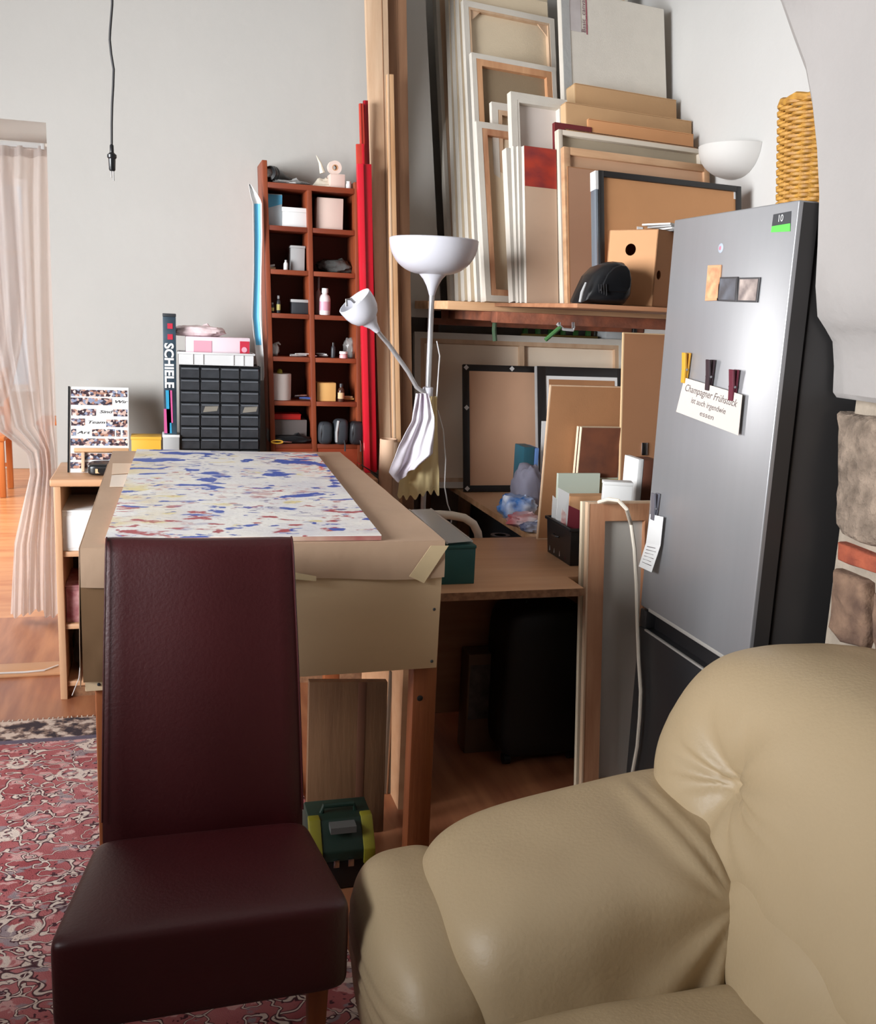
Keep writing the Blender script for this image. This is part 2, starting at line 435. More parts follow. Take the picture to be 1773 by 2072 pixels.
for i, w in enumerate((W1, W2)):
    m = MB(); y0, y1, z0, z1 = w; f = .05
    for a in ((y0, y0 + f, z0, z1), (y1 - f, y1, z0, z1), (y0 + f, y1 - f, z0, z0 + f), (y0 + f, y1 - f, z1 - f, z1), ((y0 + y1) / 2 - .03, (y0 + y1) / 2 + .03, z0 + f, z1 - f)):
        m.box(-3.29, -3.25, *a)
    struct('window_%d' % (i + 1), m, WHITE, 'white painted window frame')
struct('wall_next', MB().box(-3.4, -2.1, 9.5, 9.7, 0, 2.9).box(-1.12, 1.0, 9.5, 9.7, 0, 2.9).box(-2.1, -1.12, 9.5, 9.7, 0, .7).box(-2.1, -1.12, 9.5, 9.7, 2.55, 2.9).box(.9, 1.0, YB + .56, 9.5, 0, 2.9).box(-3.4, -1.9, YB + .46, YB + .56, 0, 2.9)
       .box(-3.5, -3.4, YB + .56, 5.4, 0, 2.9).box(-3.5, -3.4, 8.2, 9.5, 0, 2.9).box(-3.5, -3.4, 5.4, 8.2, 0, .8).box(-3.5, -3.4, 5.4, 8.2, 2.6, 2.9), WALL)
struct('window_3', MB().box(-2.1, -2.04, 9.55, 9.6, .7, 2.55).box(-1.18, -1.12, 9.55, 9.6, .7, 2.55).box(-2.04, -1.18, 9.55, 9.6, .7, .76).box(-2.04, -1.18, 9.55, 9.6, 2.49, 2.55).box(-1.64, -1.58, 9.55, 9.6, .76, 2.49).box(-2.04, -1.64, 9.555, 9.595, 1.9, 1.94).box(-1.58, -1.18, 9.555, 9.595, 1.9, 1.94), WHITE, 'white framed far window beyond the doorway')
struct('trim_1', MB().box(DX0, DX1, 4.12, 4.26, -.001, .012), mat('threshold', (196, 150, 112), 0.4), 'pale threshold strip under the doorway', bevel=.004)

# ---- right-hand pier: bulging plaster above, rubble and brick below
prof = []
for (u, v) in ((1560, 0), (1584, 70), (1610, 140), (1623, 210), (1632, 300), (1637, 400), (1634, 500), (1630, 580), (1634, 640), (1650, 665), (1664, 690), (1667, 740), (1665, 790), (1672, 800)):
    if v < 420:
        k = (420 - v) / 420; yy = 2.085 + .25 * k ** 1.3
    else: yy = 2.085
    prof.append(at(u, v, y=yy))
top = prof[0]; ext = [V((top.x - .05, top.y + .09, 2.5)), V((top.x - .11, top.y + .25, 2.8)), V((top.x - .18, top.y + .5, 3.1)), V((top.x - .24, top.y + .8, ZC))]
prof = ext[::-1] + prof
m = MB(); ys = [1.0, .985, .95, .9, .8, .65, .45, .2, 0.0]; ncol = len(ys)
for p in prof:
    for j, t in enumerate(ys):
        y = -1.6 + (p.y + 1.6) * t; x = p.x
        if j == 0: x += .03
        if j > 0:
            k = 1 - t
            x = p.x + .012 * fz(0, y * 2, p.z * 2) * min(1, k * 8) - (.012 if j == 1 else .016) + max(0, 1.47 - p.x) * 0.2 * min(1, k * 2)
        m.v.append(V((x, y, p.z)))
for i in range(len(prof) - 1):
    for j in range(ncol - 1):
        a = i * ncol + j; m.f.append((a, a + 1, a + 1 + ncol, a + ncol))
k0 = len(m.v); zb = prof[-1].z
for i, p in enumerate(prof): m.v.append(V((XA, p.y, p.z)))
for i in range(len(prof) - 1):
    a = i * ncol; m.f.append((a, a + ncol, k0 + i + 1, k0 + i))
L0 = (len(prof) - 1) * ncol; k1 = len(m.v)
for j in range(ncol): m.v.append(m.v[L0 + j] + V((.14, 0, -.012)))
for j in range(ncol - 1): m.f.append((L0 + j, L0 + j + 1, k1 + j + 1, k1 + j))
pier = struct('wall_right', m, PLASTER, 'grey plastered pier with bare rubble masonry below', smooth=True)
XM = 1.64
MB().box(XM, XA, -1.6, 2.035, 0, zb + .01).build('masonry_core', MORTAR, pier)


def rubble(name, pts, mtl, dep=.045, sd=0.0):
    """irregular block on the pier face; pts = outline as (y, z)"""
    n = len(pts); cy = sum(p[0] for p in pts) / n; cz = sum(p[1] for p in pts) / n
    ring = []
    for i in range(n):
        a, b = pts[i], pts[(i + 1) % n]
        for t in (0, .2, .4, .6, .8):
            y, z = a[0] + (b[0] - a[0]) * t, a[1] + (b[1] - a[1]) * t
            q = 1 + .05 * fz(y * 9 + sd, z * 9, sd) + .035 * fz(y * 28, z * 28, sd); ring.append((cy + (y - cy) * q, cz + (z - cz) * q))
    mb = MB(); k = len(ring); lev = ((1.0, 4.0), (.99, -.5), (.95, -.86), (.88, -1.0), (.76, -1.05), (.62, -1.05), (.46, -1.05), (.3, -1.04), (.15, -1.05))
    for s, d in lev:
        for (y, z) in ring:
            yy, zz = cy + (y - cy) * s, cz + (z - cz) * s
            mb.v.append(V((XM + dep * d * (1 + .2 * fz(yy * 14 + sd, zz * 14, 2)) + .009 * fz(yy * 6, zz * 6, sd) + .006 * fz(yy * 30, zz * 30, sd), yy, zz)))
    for l in range(len(lev) - 1):
        for i in range(k): a, b = l * k + i, l * k + (i + 1) % k; mb.f.append((a, b, b + k, a + k))
    mb.v.append(V((XM - dep * 1.05, cy, cz))); c = len(mb.v) - 1; b0 = (len(lev) - 1) * k
    for i in range(k): mb.f.append((b0 + i, b0 + (i + 1) % k, c))
    return mb.build(name, mtl, pier, smooth=True, ang=50)


def yz(u, v): p = at(u, v, x=XM - .03); return (p.y, p.z)


rubble('stone', [yz(1690, 832), yz(1690, 960), yz(1686, 1062), yz(1700, 1084), yz(1790, 1116), yz(1800, 980), yz(1800, 845)], STONE, .03, 1)
rubble('brick', [yz(1692, 1096), yz(1690, 1132), yz(1720, 1146), yz(1795, 1168), yz(1795, 1136), yz(1735, 1112)], BRICK, .03, 2)
rubble('stone', [yz(1684, 1150), yz(1674, 1270), yz(1700, 1300), yz(1742, 1312), yz(1754, 1280), yz(1750, 1180)], STONE2, .03, 3)
rubble('brick', [yz(1764, 1195), yz(1762, 1300), yz(1770, 1330), yz(1850, 1370), yz(1850, 1220)], STONE2, .03, 4)
rubble('stone', [yz(1668, 1322), yz(1668, 1420), yz(1760, 1470), yz(1765, 1360)], STONE, .03, 5)
random.seed(3)
yy = yz(1800, 900)[0] - .03
for r_, (z0, z1) in enumerate(((1.345, 1.12), (1.105, .975), (.96, .73), (.715, .52))):
    y = yy - .02 * r_ - (.16 if r_ == 2 else 0)
    while y > .9:
        w = random.uniform(.13, .3); k = random.choice((STONE, STONE2, BRICK if z0 - z1 < .15 else STONE))
        rubble('brick' if k is BRICK else 'stone', [(y, z0 - random.uniform(0, .02)), (y - random.uniform(0, .02), z1), (y - w, z1 + random.uniform(0, .02)), (y - w, z0)], k, .03, y); y -= w + .014

# ---- beyond the doorway: rail, sheer curtain, far chair
YC = YB + .62
t = thing('curtain_rail', 'white curtain rail fixed under the doorway lintel', 'curtain rail', at(50, 300, y=YC))
a, b = at(-120, 282, y=YC), at(84, 296, y=YC)
MB().obox(a + V((0, -.02, -.012)), b - a, V((0, .04, 0)), V((0, 0, .024))).build('rail', WHITE, t, bevel=.004)
MB().obox(b + V((-.004, -.022, -.016)), V((.018, 0, 0)), V((0, .044, 0)), V((0, 0, .034))).build('end_cap', WHITE, t, bevel=.004)
MB().obox(b + V((-.3, -.012, .012)), V((.03, 0, 0)), V((0, .024, 0)), V((0, 0, .06))).build('bracket', WHITE, t)
SH = sheer('sheer_voile', (228, 221, 218), .52)


def pl(pts, v):
    for (v0, a), (v1, b) in zip(pts, pts[1:]):
        if v0 <= v <= v1: return a + (b - a) * (v - v0) / (v1 - v0)
    return pts[-1][1] if v > pts[-1][0] else pts[0][1]


LB = ((0, -130), (380, -130), (700, -70), (870, -10), (905, 50), (950, 62), (1100, 28), (1240, 22)); RB = ((0, 100), (300, 102), (600, 108), (870, 112), (1000, 117), (1240, 119))


def cur(a, b):
    v = 300 + 942 * b; u = pl(LB, v) + (pl(RB, v) - pl(LB, v)) * a
    p = at(u, v + 6 * math.sin(a * 9) * b, y=YC)
    return p + V((0, .028 * math.sin(a * 40 + 2 * math.sin(b * 3)) + .02 * math.sin(a * 17 + b * 4), 0))


t = thing('sheer_curtain', 'long sheer voile curtain falling to the floor in the doorway', 'curtain', at(70, 1240, y=YC))
MB().sheet(cur, 70, 40, .0008).build('voile', SH, t, smooth=True, ang=80)
MB().sheet(lambda a, b: cur(a, -.004 + .022 * b) + V((0, -.002, 0)), 70, 2, .002).build('heading_tape', SH, t, smooth=True, ang=80)
def swag(a, b):
    v = 300 + 590 * b - 90 * a * b * b; u = -95 + (100 + 50 * math.sin(b * 2.6)) * a * (1.1 - .35 * b) + 20 * b
    return at(u, v, y=YC + .12) + V((0, .03 * math.sin(a * 26 + b * 2), 0))
t = thing('sheer_curtain', 'sheer curtain swag gathered to the doorway side', 'curtain', at(-20, 880, y=YC + .12))
MB().sheet(swag, 40, 30, .0008).build('voile', SH, t, smooth=True, ang=80)

t = thing('dining_chair', 'honey wood chair standing far back beyond the doorway', 'chair', (-1.42, 8.3, 0))
CH = wood('honey_chair_wood', (206, 128, 70), (180, 100, 50), 'z', .4)
for dx in (-.2, .2):
    for dy in (-.2, .2):
        MB().box(-1.42 + dx - .022, -1.42 + dx + .022, 8.3 + dy - .022, 8.3 + dy + .022, 0, .44 if dy < 0 else .98).build('leg', CH, t, bevel=.004)
MB().box(-1.65, -1.19, 8.07, 8.53, .44, .475).build('seat', CH, t, bevel=.008)
for z in (.6, .74, .88): MB().box(-1.6, -1.24, 8.485, 8.515, z, z + .07).build('back_slat', CH, t, bevel=.004)
for dy in (-.2, .2): MB().box(-1.6, -1.24, 8.3 + dy - .012, 8.3 + dy + .012, .18, .21).build('stretcher', CH, t)
t = thing('side_table', 'small honey wood table beside the far chair', 'table', (-.75, 8.9, 0))
for dx in (-.24, .24):
    for dy in (-.2, .2): MB().box(-.75 + dx - .02, -.75 + dx + .02, 8.9 + dy - .02, 8.9 + dy + .02, 0, .5).build('leg', CH, t, bevel=.003)
MB().box(-1.03, -.47, 8.66, 9.14, .5, .53).build('table_top', CH, t, bevel=.006)

# white cable lying along the threshold
pts = [at(u, v, z=.016) for u, v in ((-60, 1372), (0, 1362), (50, 1360), (90, 1356), (118, 1346))]
tag(MB().tube(pts, .004, 6).build('floor_cable', WHITE, None, smooth=True), 'thin white cable lying across the doorway threshold', 'cable')

# ------------------------------------------------------------------ rug
def rug_mat():
    m = bpy.data.materials.new('persian_rug'); m.use_nodes = True; nt = m.node_tree; N = nt.nodes; L = nt.links; b = N['Principled BSDF']
    b.inputs['Roughness'].default_value = .95; b.inputs['Specular IOR Level'].default_value = .1
    tc = N.new('ShaderNodeTexCoord')
    def ramp(src, stops, interp='LINEAR'):
        r = N.new('ShaderNodeValToRGB'); r.color_ramp.interpolation = interp; els = r.color_ramp.elements
        while len(els) < len(stops): els.new(.5)
        for e, (p, c) in zip(els, stops): e.position = p; e.color = c
        L.new(src, r.inputs[0]); return r.outputs[0]
    def mix(f, a, b_):
        x = N.new('ShaderNodeMix'); x.data_type = 'RGBA'; L.new(f, x.inputs[0]); L.new(a, x.inputs[6]); L.new(b_, x.inputs[7]); return x.outputs[2]
    def noi(scale, detail=3, off=0, st=(1, 1, 1)):
        mp = N.new('ShaderNodeMapping'); mp.inputs['Location'].default_value = (off, off * 2, 0); mp.inputs['Scale'].default_value = st; L.new(tc.outputs['Object'], mp.inputs[0])
        n = N.new('ShaderNodeTexNoise'); n.inputs['Scale'].default_value = scale; n.inputs['Detail'].default_value = detail; L.new(mp.outputs[0], n.inputs[0]); return n.outputs[0]
    def vor(scale, feat='F1', off=0):
        mp = N.new('ShaderNodeMapping'); mp.inputs['Location'].default_value = (off, off, 0); L.new(tc.outputs['Object'], mp.inputs[0])
        n = N.new('ShaderNodeTexVoronoi'); n.inputs['Scale'].default_value = scale; n.feature = feat; L.new(mp.outputs[0], n.inputs[0]); return n.outputs['Distance']
    K, Wt = (0, 0, 0, 1), (1, 1, 1, 1)
    red = ramp(noi(5), [(.35, C(166, 84, 88)), (.65, C(200, 126, 128))])
    blue = ramp(noi(16, 2, 4), [(0, C(138, 124, 134)), (1, C(190, 172, 174))])
    c1 = mix(ramp(noi(11, 3, 2.3, (1, 1.6, 1)), [(.57, K), (.61, Wt)]), red, blue)
    pink = N.new('ShaderNodeRGB'); pink.outputs[0].default_value = C(220, 172, 170)
    c1 = mix(ramp(noi(15, 3, 5.1, (1, 1.5, 1)), [(.57, K), (.60, Wt)]), c1, pink.outputs[0])
    cream = ramp(noi(30), [(0, C(226, 206, 196)), (1, C(240, 228, 218))])
    dark = N.new('ShaderNodeRGB'); dark.outputs[0].default_value = C(86, 54, 62)
    # scrolling vines: thin iso-lines of noise, cream with dark outlines, and rosette rings
    for sc, of, w in ((6.5, 1.3, .012), (13, 6.4, .016)):
        n_ = noi(sc, 2, of, (1, 1.3, 1))
        c1 = mix(ramp(n_, [(.5 - 2 * w, K), (.5 - 1.6 * w, Wt), (.5 + 1.6 * w, Wt), (.5 + 2 * w, K)]), c1, dark.outputs[0])
        c1 = mix(ramp(n_, [(.5 - w, K), (.5 - .8 * w, Wt), (.5 + .8 * w, Wt), (.5 + w, K)]), c1, cream)
    d = vor(6.5, 'F1', 1.7)
    pet = ramp(d, [(.0, Wt), (.07, Wt), (.09, K), (.17, K), (.19, Wt), (.26, Wt), (.29, K)]); nz = ramp(noi(30, 2, 1), [(.40, K), (.46, Wt)])
    f2 = N.new('ShaderNodeMath'); f2.operation = 'MULTIPLY'; L.new(pet, f2.inputs[0]); L.new(nz, f2.inputs[1])
    c4 = mix(f2.outputs[0], c1, cream)
    c4 = mix(ramp(noi(52, 3, 7), [(.64, K), (.68, Wt)]), c4, dark.outputs[0])
    # woven border along the far end (object y) - cream and slate guard stripes
    sx = N.new('ShaderNodeSeparateXYZ'); L.new(tc.outputs['Object'], sx.inputs[0])
    bd = ramp(noi(26, 3, 3), [(.42, C(74, 66, 72)), (.5, C(150, 128, 118)), (.58, C(222, 206, 194))])
    def band(y0, y1):
        r = N.new('ShaderNodeMapRange'); L.new(sx.outputs[1], r.inputs[0]); r.inputs[1].default_value = y0; r.inputs[2].default_value = y1; return r.outputs[0]
    fbd = ramp(band(1.0, 2.0), [(.16, K), (.165, Wt)])
    c5 = mix(fbd, c4, bd)
    gs = ramp(band(1.0, 2.0), [(.135, K), (.14, Wt), (.165, Wt), (.17, K)])
    sl = N.new('ShaderNodeRGB'); sl.outputs[0].default_value = C(112, 104, 122)
    c6 = mix(gs, c5, sl.outputs[0])
    L.new(c6, b.inputs['Base Color'])
    n2 = N.new('ShaderNodeTexNoise'); n2.inputs['Scale'].default_value = 400; L.new(tc.outputs['Object'], n2.inputs[0])
    bp = N.new('ShaderNodeBump'); bp.inputs['Strength'].default_value = .5; bp.inputs['Distance'].default_value = .004; L.new(n2.outputs[0], bp.inputs['Height']); L.new(bp.outputs[0], b.inputs['Normal'])
    return m


t = thing('rug', 'red Persian patterned rug under the chair and table', 'rug', (-.6, 2.3, 0))
MB().box(-2.2, .42, .3, 3.64, 0.0005, .011).build('pile', rug_mat(), t, bevel=.004)
m = MB()
for i in range(150):
    x = -2.19 + i * .0174; m.tube([(x, 3.638, .006), (x + random.uniform(-.006, .006), 3.668, .003)], .0022, 4)
fr = m.build('fringe', CLOTHW, t); fr['kind'] = 'stuff'

# ------------------------------------------------------------------ work table with kraft paper
TX0, TX1, TY0, TY1, TZ = -.186, .667, 2.255, 3.77, 1.0
t = thing('work_table', 'tall work table covered in brown kraft paper with plywood front', 'table', (.24, 3.0, 0))
MB().box(TX0 + .004, TX1 - .004, TY0 + .012, TY1, .965, .994).build('table_top', PLY, t, bevel=.002)
def kp(x, y, z): return V((x, y, z + .0016 * fz(x, y, 0, 7)))
MB().sheet(lambda a, b: kp(TX0 + (TX1 - TX0) * a, TY0 + (TY1 - TY0) * b, .9975), 24, 40, .0015).build('kraft_paper', KRAFT, t, smooth=True, ang=60)
def drape(a, b):
    x = TX0 + (TX1 - TX0) * a; d = (.088 + .006 * math.sin(a * 9)) * b
    return V((x, TY0 - .0015 - .006 * math.sin(b * 2.2) - .004 * b * math.sin(a * 14 + 1), .997 - d))
MB().sheet(drape, 40, 6, .0015).build('paper_overhang', KRAFT, t, smooth=True, ang=60)
def sdrape(a, b): return V((TX0 - .002 - .006 * b * (1 + .6 * fz(a * 6, b, 3)), TY0 + (TY1 - TY0 - .3) * a, .997 - b * (.33 - .22 * a)))
MB().sheet(sdrape, 30, 6, .0015).build('paper_overhang', KRAFT, t, smooth=True, ang=60)
zb0 = at(600, 1378, y=TY0)[2]
m = MB(); y = TY0 + .002
m.prism([(TX0 + .002, y, .655), (TX1 - .006, y, .664), (TX1 - .001, y, .99), (TX0 + .002, y, .99)], (0, .018, 0)); fb = m.build('front_board', PLY, t, bevel=.0015)
for u, v in ((879, 1233), (874, 1338), (1, 1), (200, 1385)):
    if u > 1:
        p = at(u, v, y=y); MB().lathe([(0, -.0025), (.003, -.002), (.0042, 0), (.0042, .002)], p, (0, 1, 0), 10).build('screw', DARKG, fb, smooth=True)
MB().box(TX0 + .002, TX0 + .02, TY0 + .02, TY1 - .02, .70, .965).build('side_board', PLY, t, bevel=.0015)
MB().box(TX1 - .024, TX1 - .006, TY0 + .02, TY1 - .02, .70, .965).build('side_board', PLY, t, bevel=.0015)
MB().box(TX0 + .02, TX1 - .024, TY1 - .04, TY1 - .02, .70, .965).build('back_board', PLY, t, bevel=.0015)
lx0, lx1 = at(832, 1450, y=TY0 + .03)[0], at(879, 1450, y=TY0 + .03)[0]
for x0, x1 in ((lx0, lx1), (TX0 + .022, TX0 + .075)):
    for y0 in (TY0 + .022, TY1 - .1):
        lg = MB().box(x0, x1, y0, y0 + .055, .0115 if x0 < .4 and y0 < 3.6 else 0.0005, .965).build('leg', LEGW, t, bevel=.004)
        if x0 > 0 and y0 < 3:
            p = at(850, 1413, y=y0 - .0005); m = MB()
            for k in range(7): a = k * .9; m.tube([p, p + V((.012 * math.cos(a) * (1 + .5 * math.sin(k * 3)), -.0002, .006 * math.sin(a)))], .0016, 5)
            MB().lathe([(0, -.001), (.006, -.0012), (.008, 0), (.008, .002)], p, (0, 1, 0), 12).build('knot', BLACKINK, lg, smooth=True)
MB().sheet(lambda a, b: V((TX0 - .001 + .075 * a, TY0 - .004 - .003 * b * fz(a * 3, b * 5, 2), .915 - .235 * b)), 6, 10, .001).build('parcel_tape', mat('parcel_tape', (126, 98, 72), .3), t, smooth=True)
# masking tape strips on the paper fold
for pts in ([(872, 1104), (908, 1104), (858, 1180), (828, 1166)], [(596, 1158), (640, 1166), (640, 1176), (596, 1172)]):
    q = [at(u, v, y=TY0 - .014) for u, v in pts]
    MB().prism(q, (0, -.001, 0)).build('tape_strip', MASK, t)
q = [at(228, 938, z=TZ), at(268, 938, z=TZ), at(262, 958, z=TZ), at(226, 960, z=TZ)]
MB().prism(q, (0, 0, .001)).build('tape_strip', mat('paper_tape', (222, 196, 170), .6), t)
q = [at(226, 962, z=TZ), at(262, 960, z=TZ), at(250, 985, z=TZ), at(222, 985, z=TZ)]
MB().prism(q, (0, 0, .001)).build('tape_strip', mat('clear_tape', (226, 208, 188), .25), t)


def paint_mat():
    m = bpy.data.materials.new('abstract_paint'); m.use_nodes = True; nt = m.node_tree; N = nt.nodes; L = nt.links; b = N['Principled BSDF']
    b.inputs['Roughness'].default_value = .5; tc = N.new('ShaderNodeTexCoord')
    def noi(scale, off, st=(1, 1, 1), det=4, dist=0.0):
        mp = N.new('ShaderNodeMapping'); mp.inputs['Location'].default_value = (off, off * 1.7, 0); mp.inputs['Scale'].default_value = st; mp.inputs['Rotation'].default_value = (0, 0, .35); L.new(tc.outputs['Object'], mp.inputs[0])
        n = N.new('ShaderNodeTexNoise'); n.inputs['Scale'].default_value = scale; n.inputs['Detail'].default_value = det; n.inputs['Distortion'].default_value = dist; L.new(mp.outputs[0], n.inputs[0]); return n.outputs[0]
    def thr(s, a, w=.03):
        r = N.new('ShaderNodeMapRange'); L.new(s, r.inputs[0]); r.inputs[1].default_value = a; r.inputs[2].default_value = a + w; return r.outputs[0]
    def mul(a, b_): x = N.new('ShaderNodeMath'); x.operation = 'MULTIPLY'; L.new(a, x.inputs[0]); L.new(b_, x.inputs[1]); return x.outputs[0]
    def lin(s, a, b_):
        r = N.new('ShaderNodeMapRange'); L.new(s, r.inputs[0]); r.inputs[1].default_value = a; r.inputs[2].default_value = b_; return r.outputs[0]
    def mix(f, a, c):
        x = N.new('ShaderNodeMix'); x.data_type = 'RGBA'; L.new(f, x.inputs[0])
        if isinstance(a, tuple): x.inputs[6].default_value = a
        else: L.new(a, x.inputs[6])
        x.inputs[7].default_value = c; return x.outputs[2]
    sp = N.new('ShaderNodeSeparateXYZ'); L.new(tc.outputs['Object'], sp.inputs[0]); X, Y = sp.outputs[0], sp.outputs[1]
    c = mix(thr(noi(5, 1.1), .44, .2), C(236, 234, 228), C(220, 219, 222))
    # cream-yellow wash along the left side
    fl = lin(X, -.12, -.34); c = mix(mul(fl, thr(noi(7, 8.1), .42, .18)), c, C(224, 206, 160))
    fy = thr(noi(8, 3.3, (1, 1.4, 1)), .63, .06); c = mix(fy, c, C(226, 212, 158))
    # soft grey-violet veils
    c = mix(thr(noi(9, 5.5, (1, 1.8, 1)), .60, .10), c, C(196, 192, 202))
    # reds gather at the near left and the right edge
    fr = lin(Y, .05, -.42); c = mix(mul(fr, thr(noi(13, 2.2, (1, 1.4, 1), 7, .3), .57, .05)), c, C(170, 74, 80))
    c = mix(mul(thr(noi(4, 9.1), .5, .1), thr(noi(26, 6.2, (.9, 1.7, 1), 7, .3), .60, .03)), c, C(176, 84, 92))
    frr = lin(X, .18, .32); c = mix(mul(frr, mul(lin(Y, .1, .3), thr(noi(20, 6.6, (1, 2, 1), 5, .6), .52, .04))), c, C(226, 92, 66))
    # blue dabs, denser at the far side
    fbk = lin(Y, -.5, .35); x = N.new('ShaderNodeMath'); x.operation = 'MULTIPLY_ADD'; L.new(fbk, x.inputs[0]); x.inputs[1].default_value = .06; n1 = noi(8.5, 7.7, (.9, 1.3, 1), 8, .3); L.new(n1, x.inputs[2])
    c = mix(thr(x.outputs[0], .622, .02), c, C(64, 92, 176))
    c = mix(thr(noi(22, 1.9, (.8, 1.7, 1), 7, .4), .64, .02), c, C(52, 80, 170))
    c = mix(mul(thr(noi(3.4, 4.1), .5, .1), thr(noi(30, 11.9, (.8, 1.8, 1), 6, .4), .63, .03)), c, C(110, 108, 140))
    L.new(c, b.inputs['Base Color'])
    n2 = noi(60, 0, (1, 1, 1), 4); bp = N.new('ShaderNodeBump'); bp.inputs['Strength'].default_value = .25; bp.inputs['Distance'].default_value = .004; L.new(n2, bp.inputs['Height']); L.new(bp.outputs[0], b.inputs['Normal'])
    return m


q = [at(213, 1088, z=1.012), at(772, 1083, z=1.012), at(640, 917, z=1.012), at(277, 909, z=1.012)]
cc = sum(q, V()) / 4
t = thing('painting', 'abstract painting of blue and red dabs lying flat on the table', 'painting', (cc.x, cc.y, 1.0))
MB().prism([p + V((0, 0, -.0015)) for p in q], (0, 0, .0022)).build('painted_sheet', paint_mat(), t)
MB().prism([V((p.x, p.y, .9995)) for p in q], (0, 0, .0108)).build('support_board', mat('painted_edge', (214, 196, 172), .8, rgb2=(150, 60, 66), scale=5), t)

# ------------------------------------------------------------------ oxblood chair
t = thing('dining_chair', 'high-backed oxblood leather chair drawn up to the work table', 'chair', (.07, 1.78, 0))
bl, br = at(206, 1700, y=1.965), at(612, 1655, y=1.965); tl, tr = at(215, 1110, y=2.10), at(590, 1104, y=2.10)
ztop = at(400, 1094, y=2.09)[2]
prof = [(.30, 1.955), (.40, 1.96), (.47, 1.966), (.55, 1.975), (.65, 1.99), (.75, 2.01), (.85, 2.035), (.93, 2.06), (ztop - .035, 2.082), (ztop - .015, 2.092), (ztop - .003, 2.104), (ztop, 2.118), (ztop - .006, 2.134), (ztop - .022, 2.146), (ztop - .05, 2.146)]
prof += [(.93, 2.118), (.85, 2.094), (.75, 2.068), (.65, 2.048), (.55, 2.032), (.45, 2.022), (.30, 2.012)]
m = MB(); NX = 20; k = len(prof)
for i in range(NX + 1):
    a = i / NX; e = abs(2 * a - 1); rr = 1 - .35 * max(0, (e - .93) / .07) ** 2
    for (z, y) in prof:
        s = min(1, max(0, (z - .45) / .62)); x0 = bl.x + (tl.x - bl.x) * s; x1 = br.x + (tr.x - br.x) * s
        ym = 2.0 + (y - 2.0) if False else y; yc = 1.985 + .13 * max(0, (z - .45) / .62) ** 1.4
        m.v.append(V((x0 + (x1 - x0) * a, yc + (y - yc) * rr + .006 * math.cos(a * math.pi * 2) + (-.03 * (a - .5)), z)))
for i in range(NX):
    for j in range(k): a, b = i * k + j, i * k + (j + 1) % k; m.f.append((a, b, b + k, a + k))
m.f.append(tuple(range(k))); m.f.append(tuple(NX * k + j for j in range(k)))
bk = m.build('backrest', OXBLOOD, t, smooth=True, ang=50)
for s in (0, 1):
    pts = []
    for (z, y) in prof[2:12]:
        q = min(1, max(0, (z - .45) / .62)); x = (bl.x + (tl.x - bl.x) * q) if s == 0 else (br.x + (tr.x - br.x) * q)
        pts.append(V((x, y + .004 + (.012 if s == 0 else -.012), z)))
    MB().tube(pts, .0022, 6).build('seam_piping', OXBLOOD, bk, smooth=True)
fl, frr, bbl, bbr = at(90, 1925, z=.46), at(716, 1838, z=.46), at(192, 1712, z=.47), at(622, 1668, z=.47)
def seat(x, y, z):
    a, b = (x + 1) / 2, (y + 1) / 2
    f = fl + (frr - fl) * a; r = bbl + (bbr - bbl) * a; p = f + (r + V((0, .03, 0)) - f) * b
    zz = .285 + (z + 1) / 2 * .185 + (.012 * (1 - x * x) * (1 - y * y) if z > 0 else 0)
    return V((p.x, p.y, zz))
MB().cushion(seat, 30, 14.0).build('seat', OXBLOOD, t, smooth=True, ang=60)
for x, y in ((fl.x + .04, fl.y + .05), (frr.x - .075, frr.y + .05), (bbl.x + .03, 1.97), (bbr.x - .06, 1.97)):
    m = MB(); w = .042; d = .03
    m.add([(x, y, .29), (x + w, y, .29), (x + w, y + w, .29), (x, y + w, .29), (x + .006, y + .006, .0115), (x + d, y + .006, .0115), (x + d, y + d, .0115), (x + .006, y + d, .0115)],
          [(0, 1, 2, 3), (7, 6, 5, 4), (0, 4, 5, 1), (1, 5, 6, 2), (2, 6, 7, 3), (3, 7, 4, 0)])
    m.build('leg', LEGW, t, bevel=.003)

# ------------------------------------------------------------------ low shelf unit along the back wall
DZT = .879
t = thing('low_shelf_unit', 'beech laminate low shelf unit standing along the white wall', 'shelf', (.2, 4.05, 0))
x0, x1, y0, y1 = -.405, .84, 3.845, 4.262
MB().box(x0 - .012, x1, y0 - .008, y1, DZT - .028, DZT).build('top_board', BEECH, t, bevel=.006, seg=3)
for xx in (x0, .2, x1 - .03): MB().box(xx, xx + .026, y0, y1, 0, DZT - .028).build('side_panel', wood('beech_upright', (206, 164, 128), (190, 146, 110), 'z', .45), t, bevel=.003)
zs = [at(150, v, y=y0)[2] for v in (1118, 1265)]
for z in zs + [.07]:
    MB().box(x0 + .026, .2, y0 + .012, y1 - .01, z - .02, z).build('shelf_board', BEECH, t, bevel=.002)
    MB().box(.226, x1 - .03, y0 + .012, y1 - .01, z - .02, z).build('shelf_board', BEECH, t, bevel=.002)
MB().box(x0 + .026, x1 - .03, y1 - .008, y1 - .002, .03, DZT - .03).build('back_panel', mat('dark_back_panel', (84, 58, 44), .8), t)
MB().box(x0 + .026, x1 - .03, y0 + .03, y0 + .05, 0, .05).build('plinth', BEECHE, t)
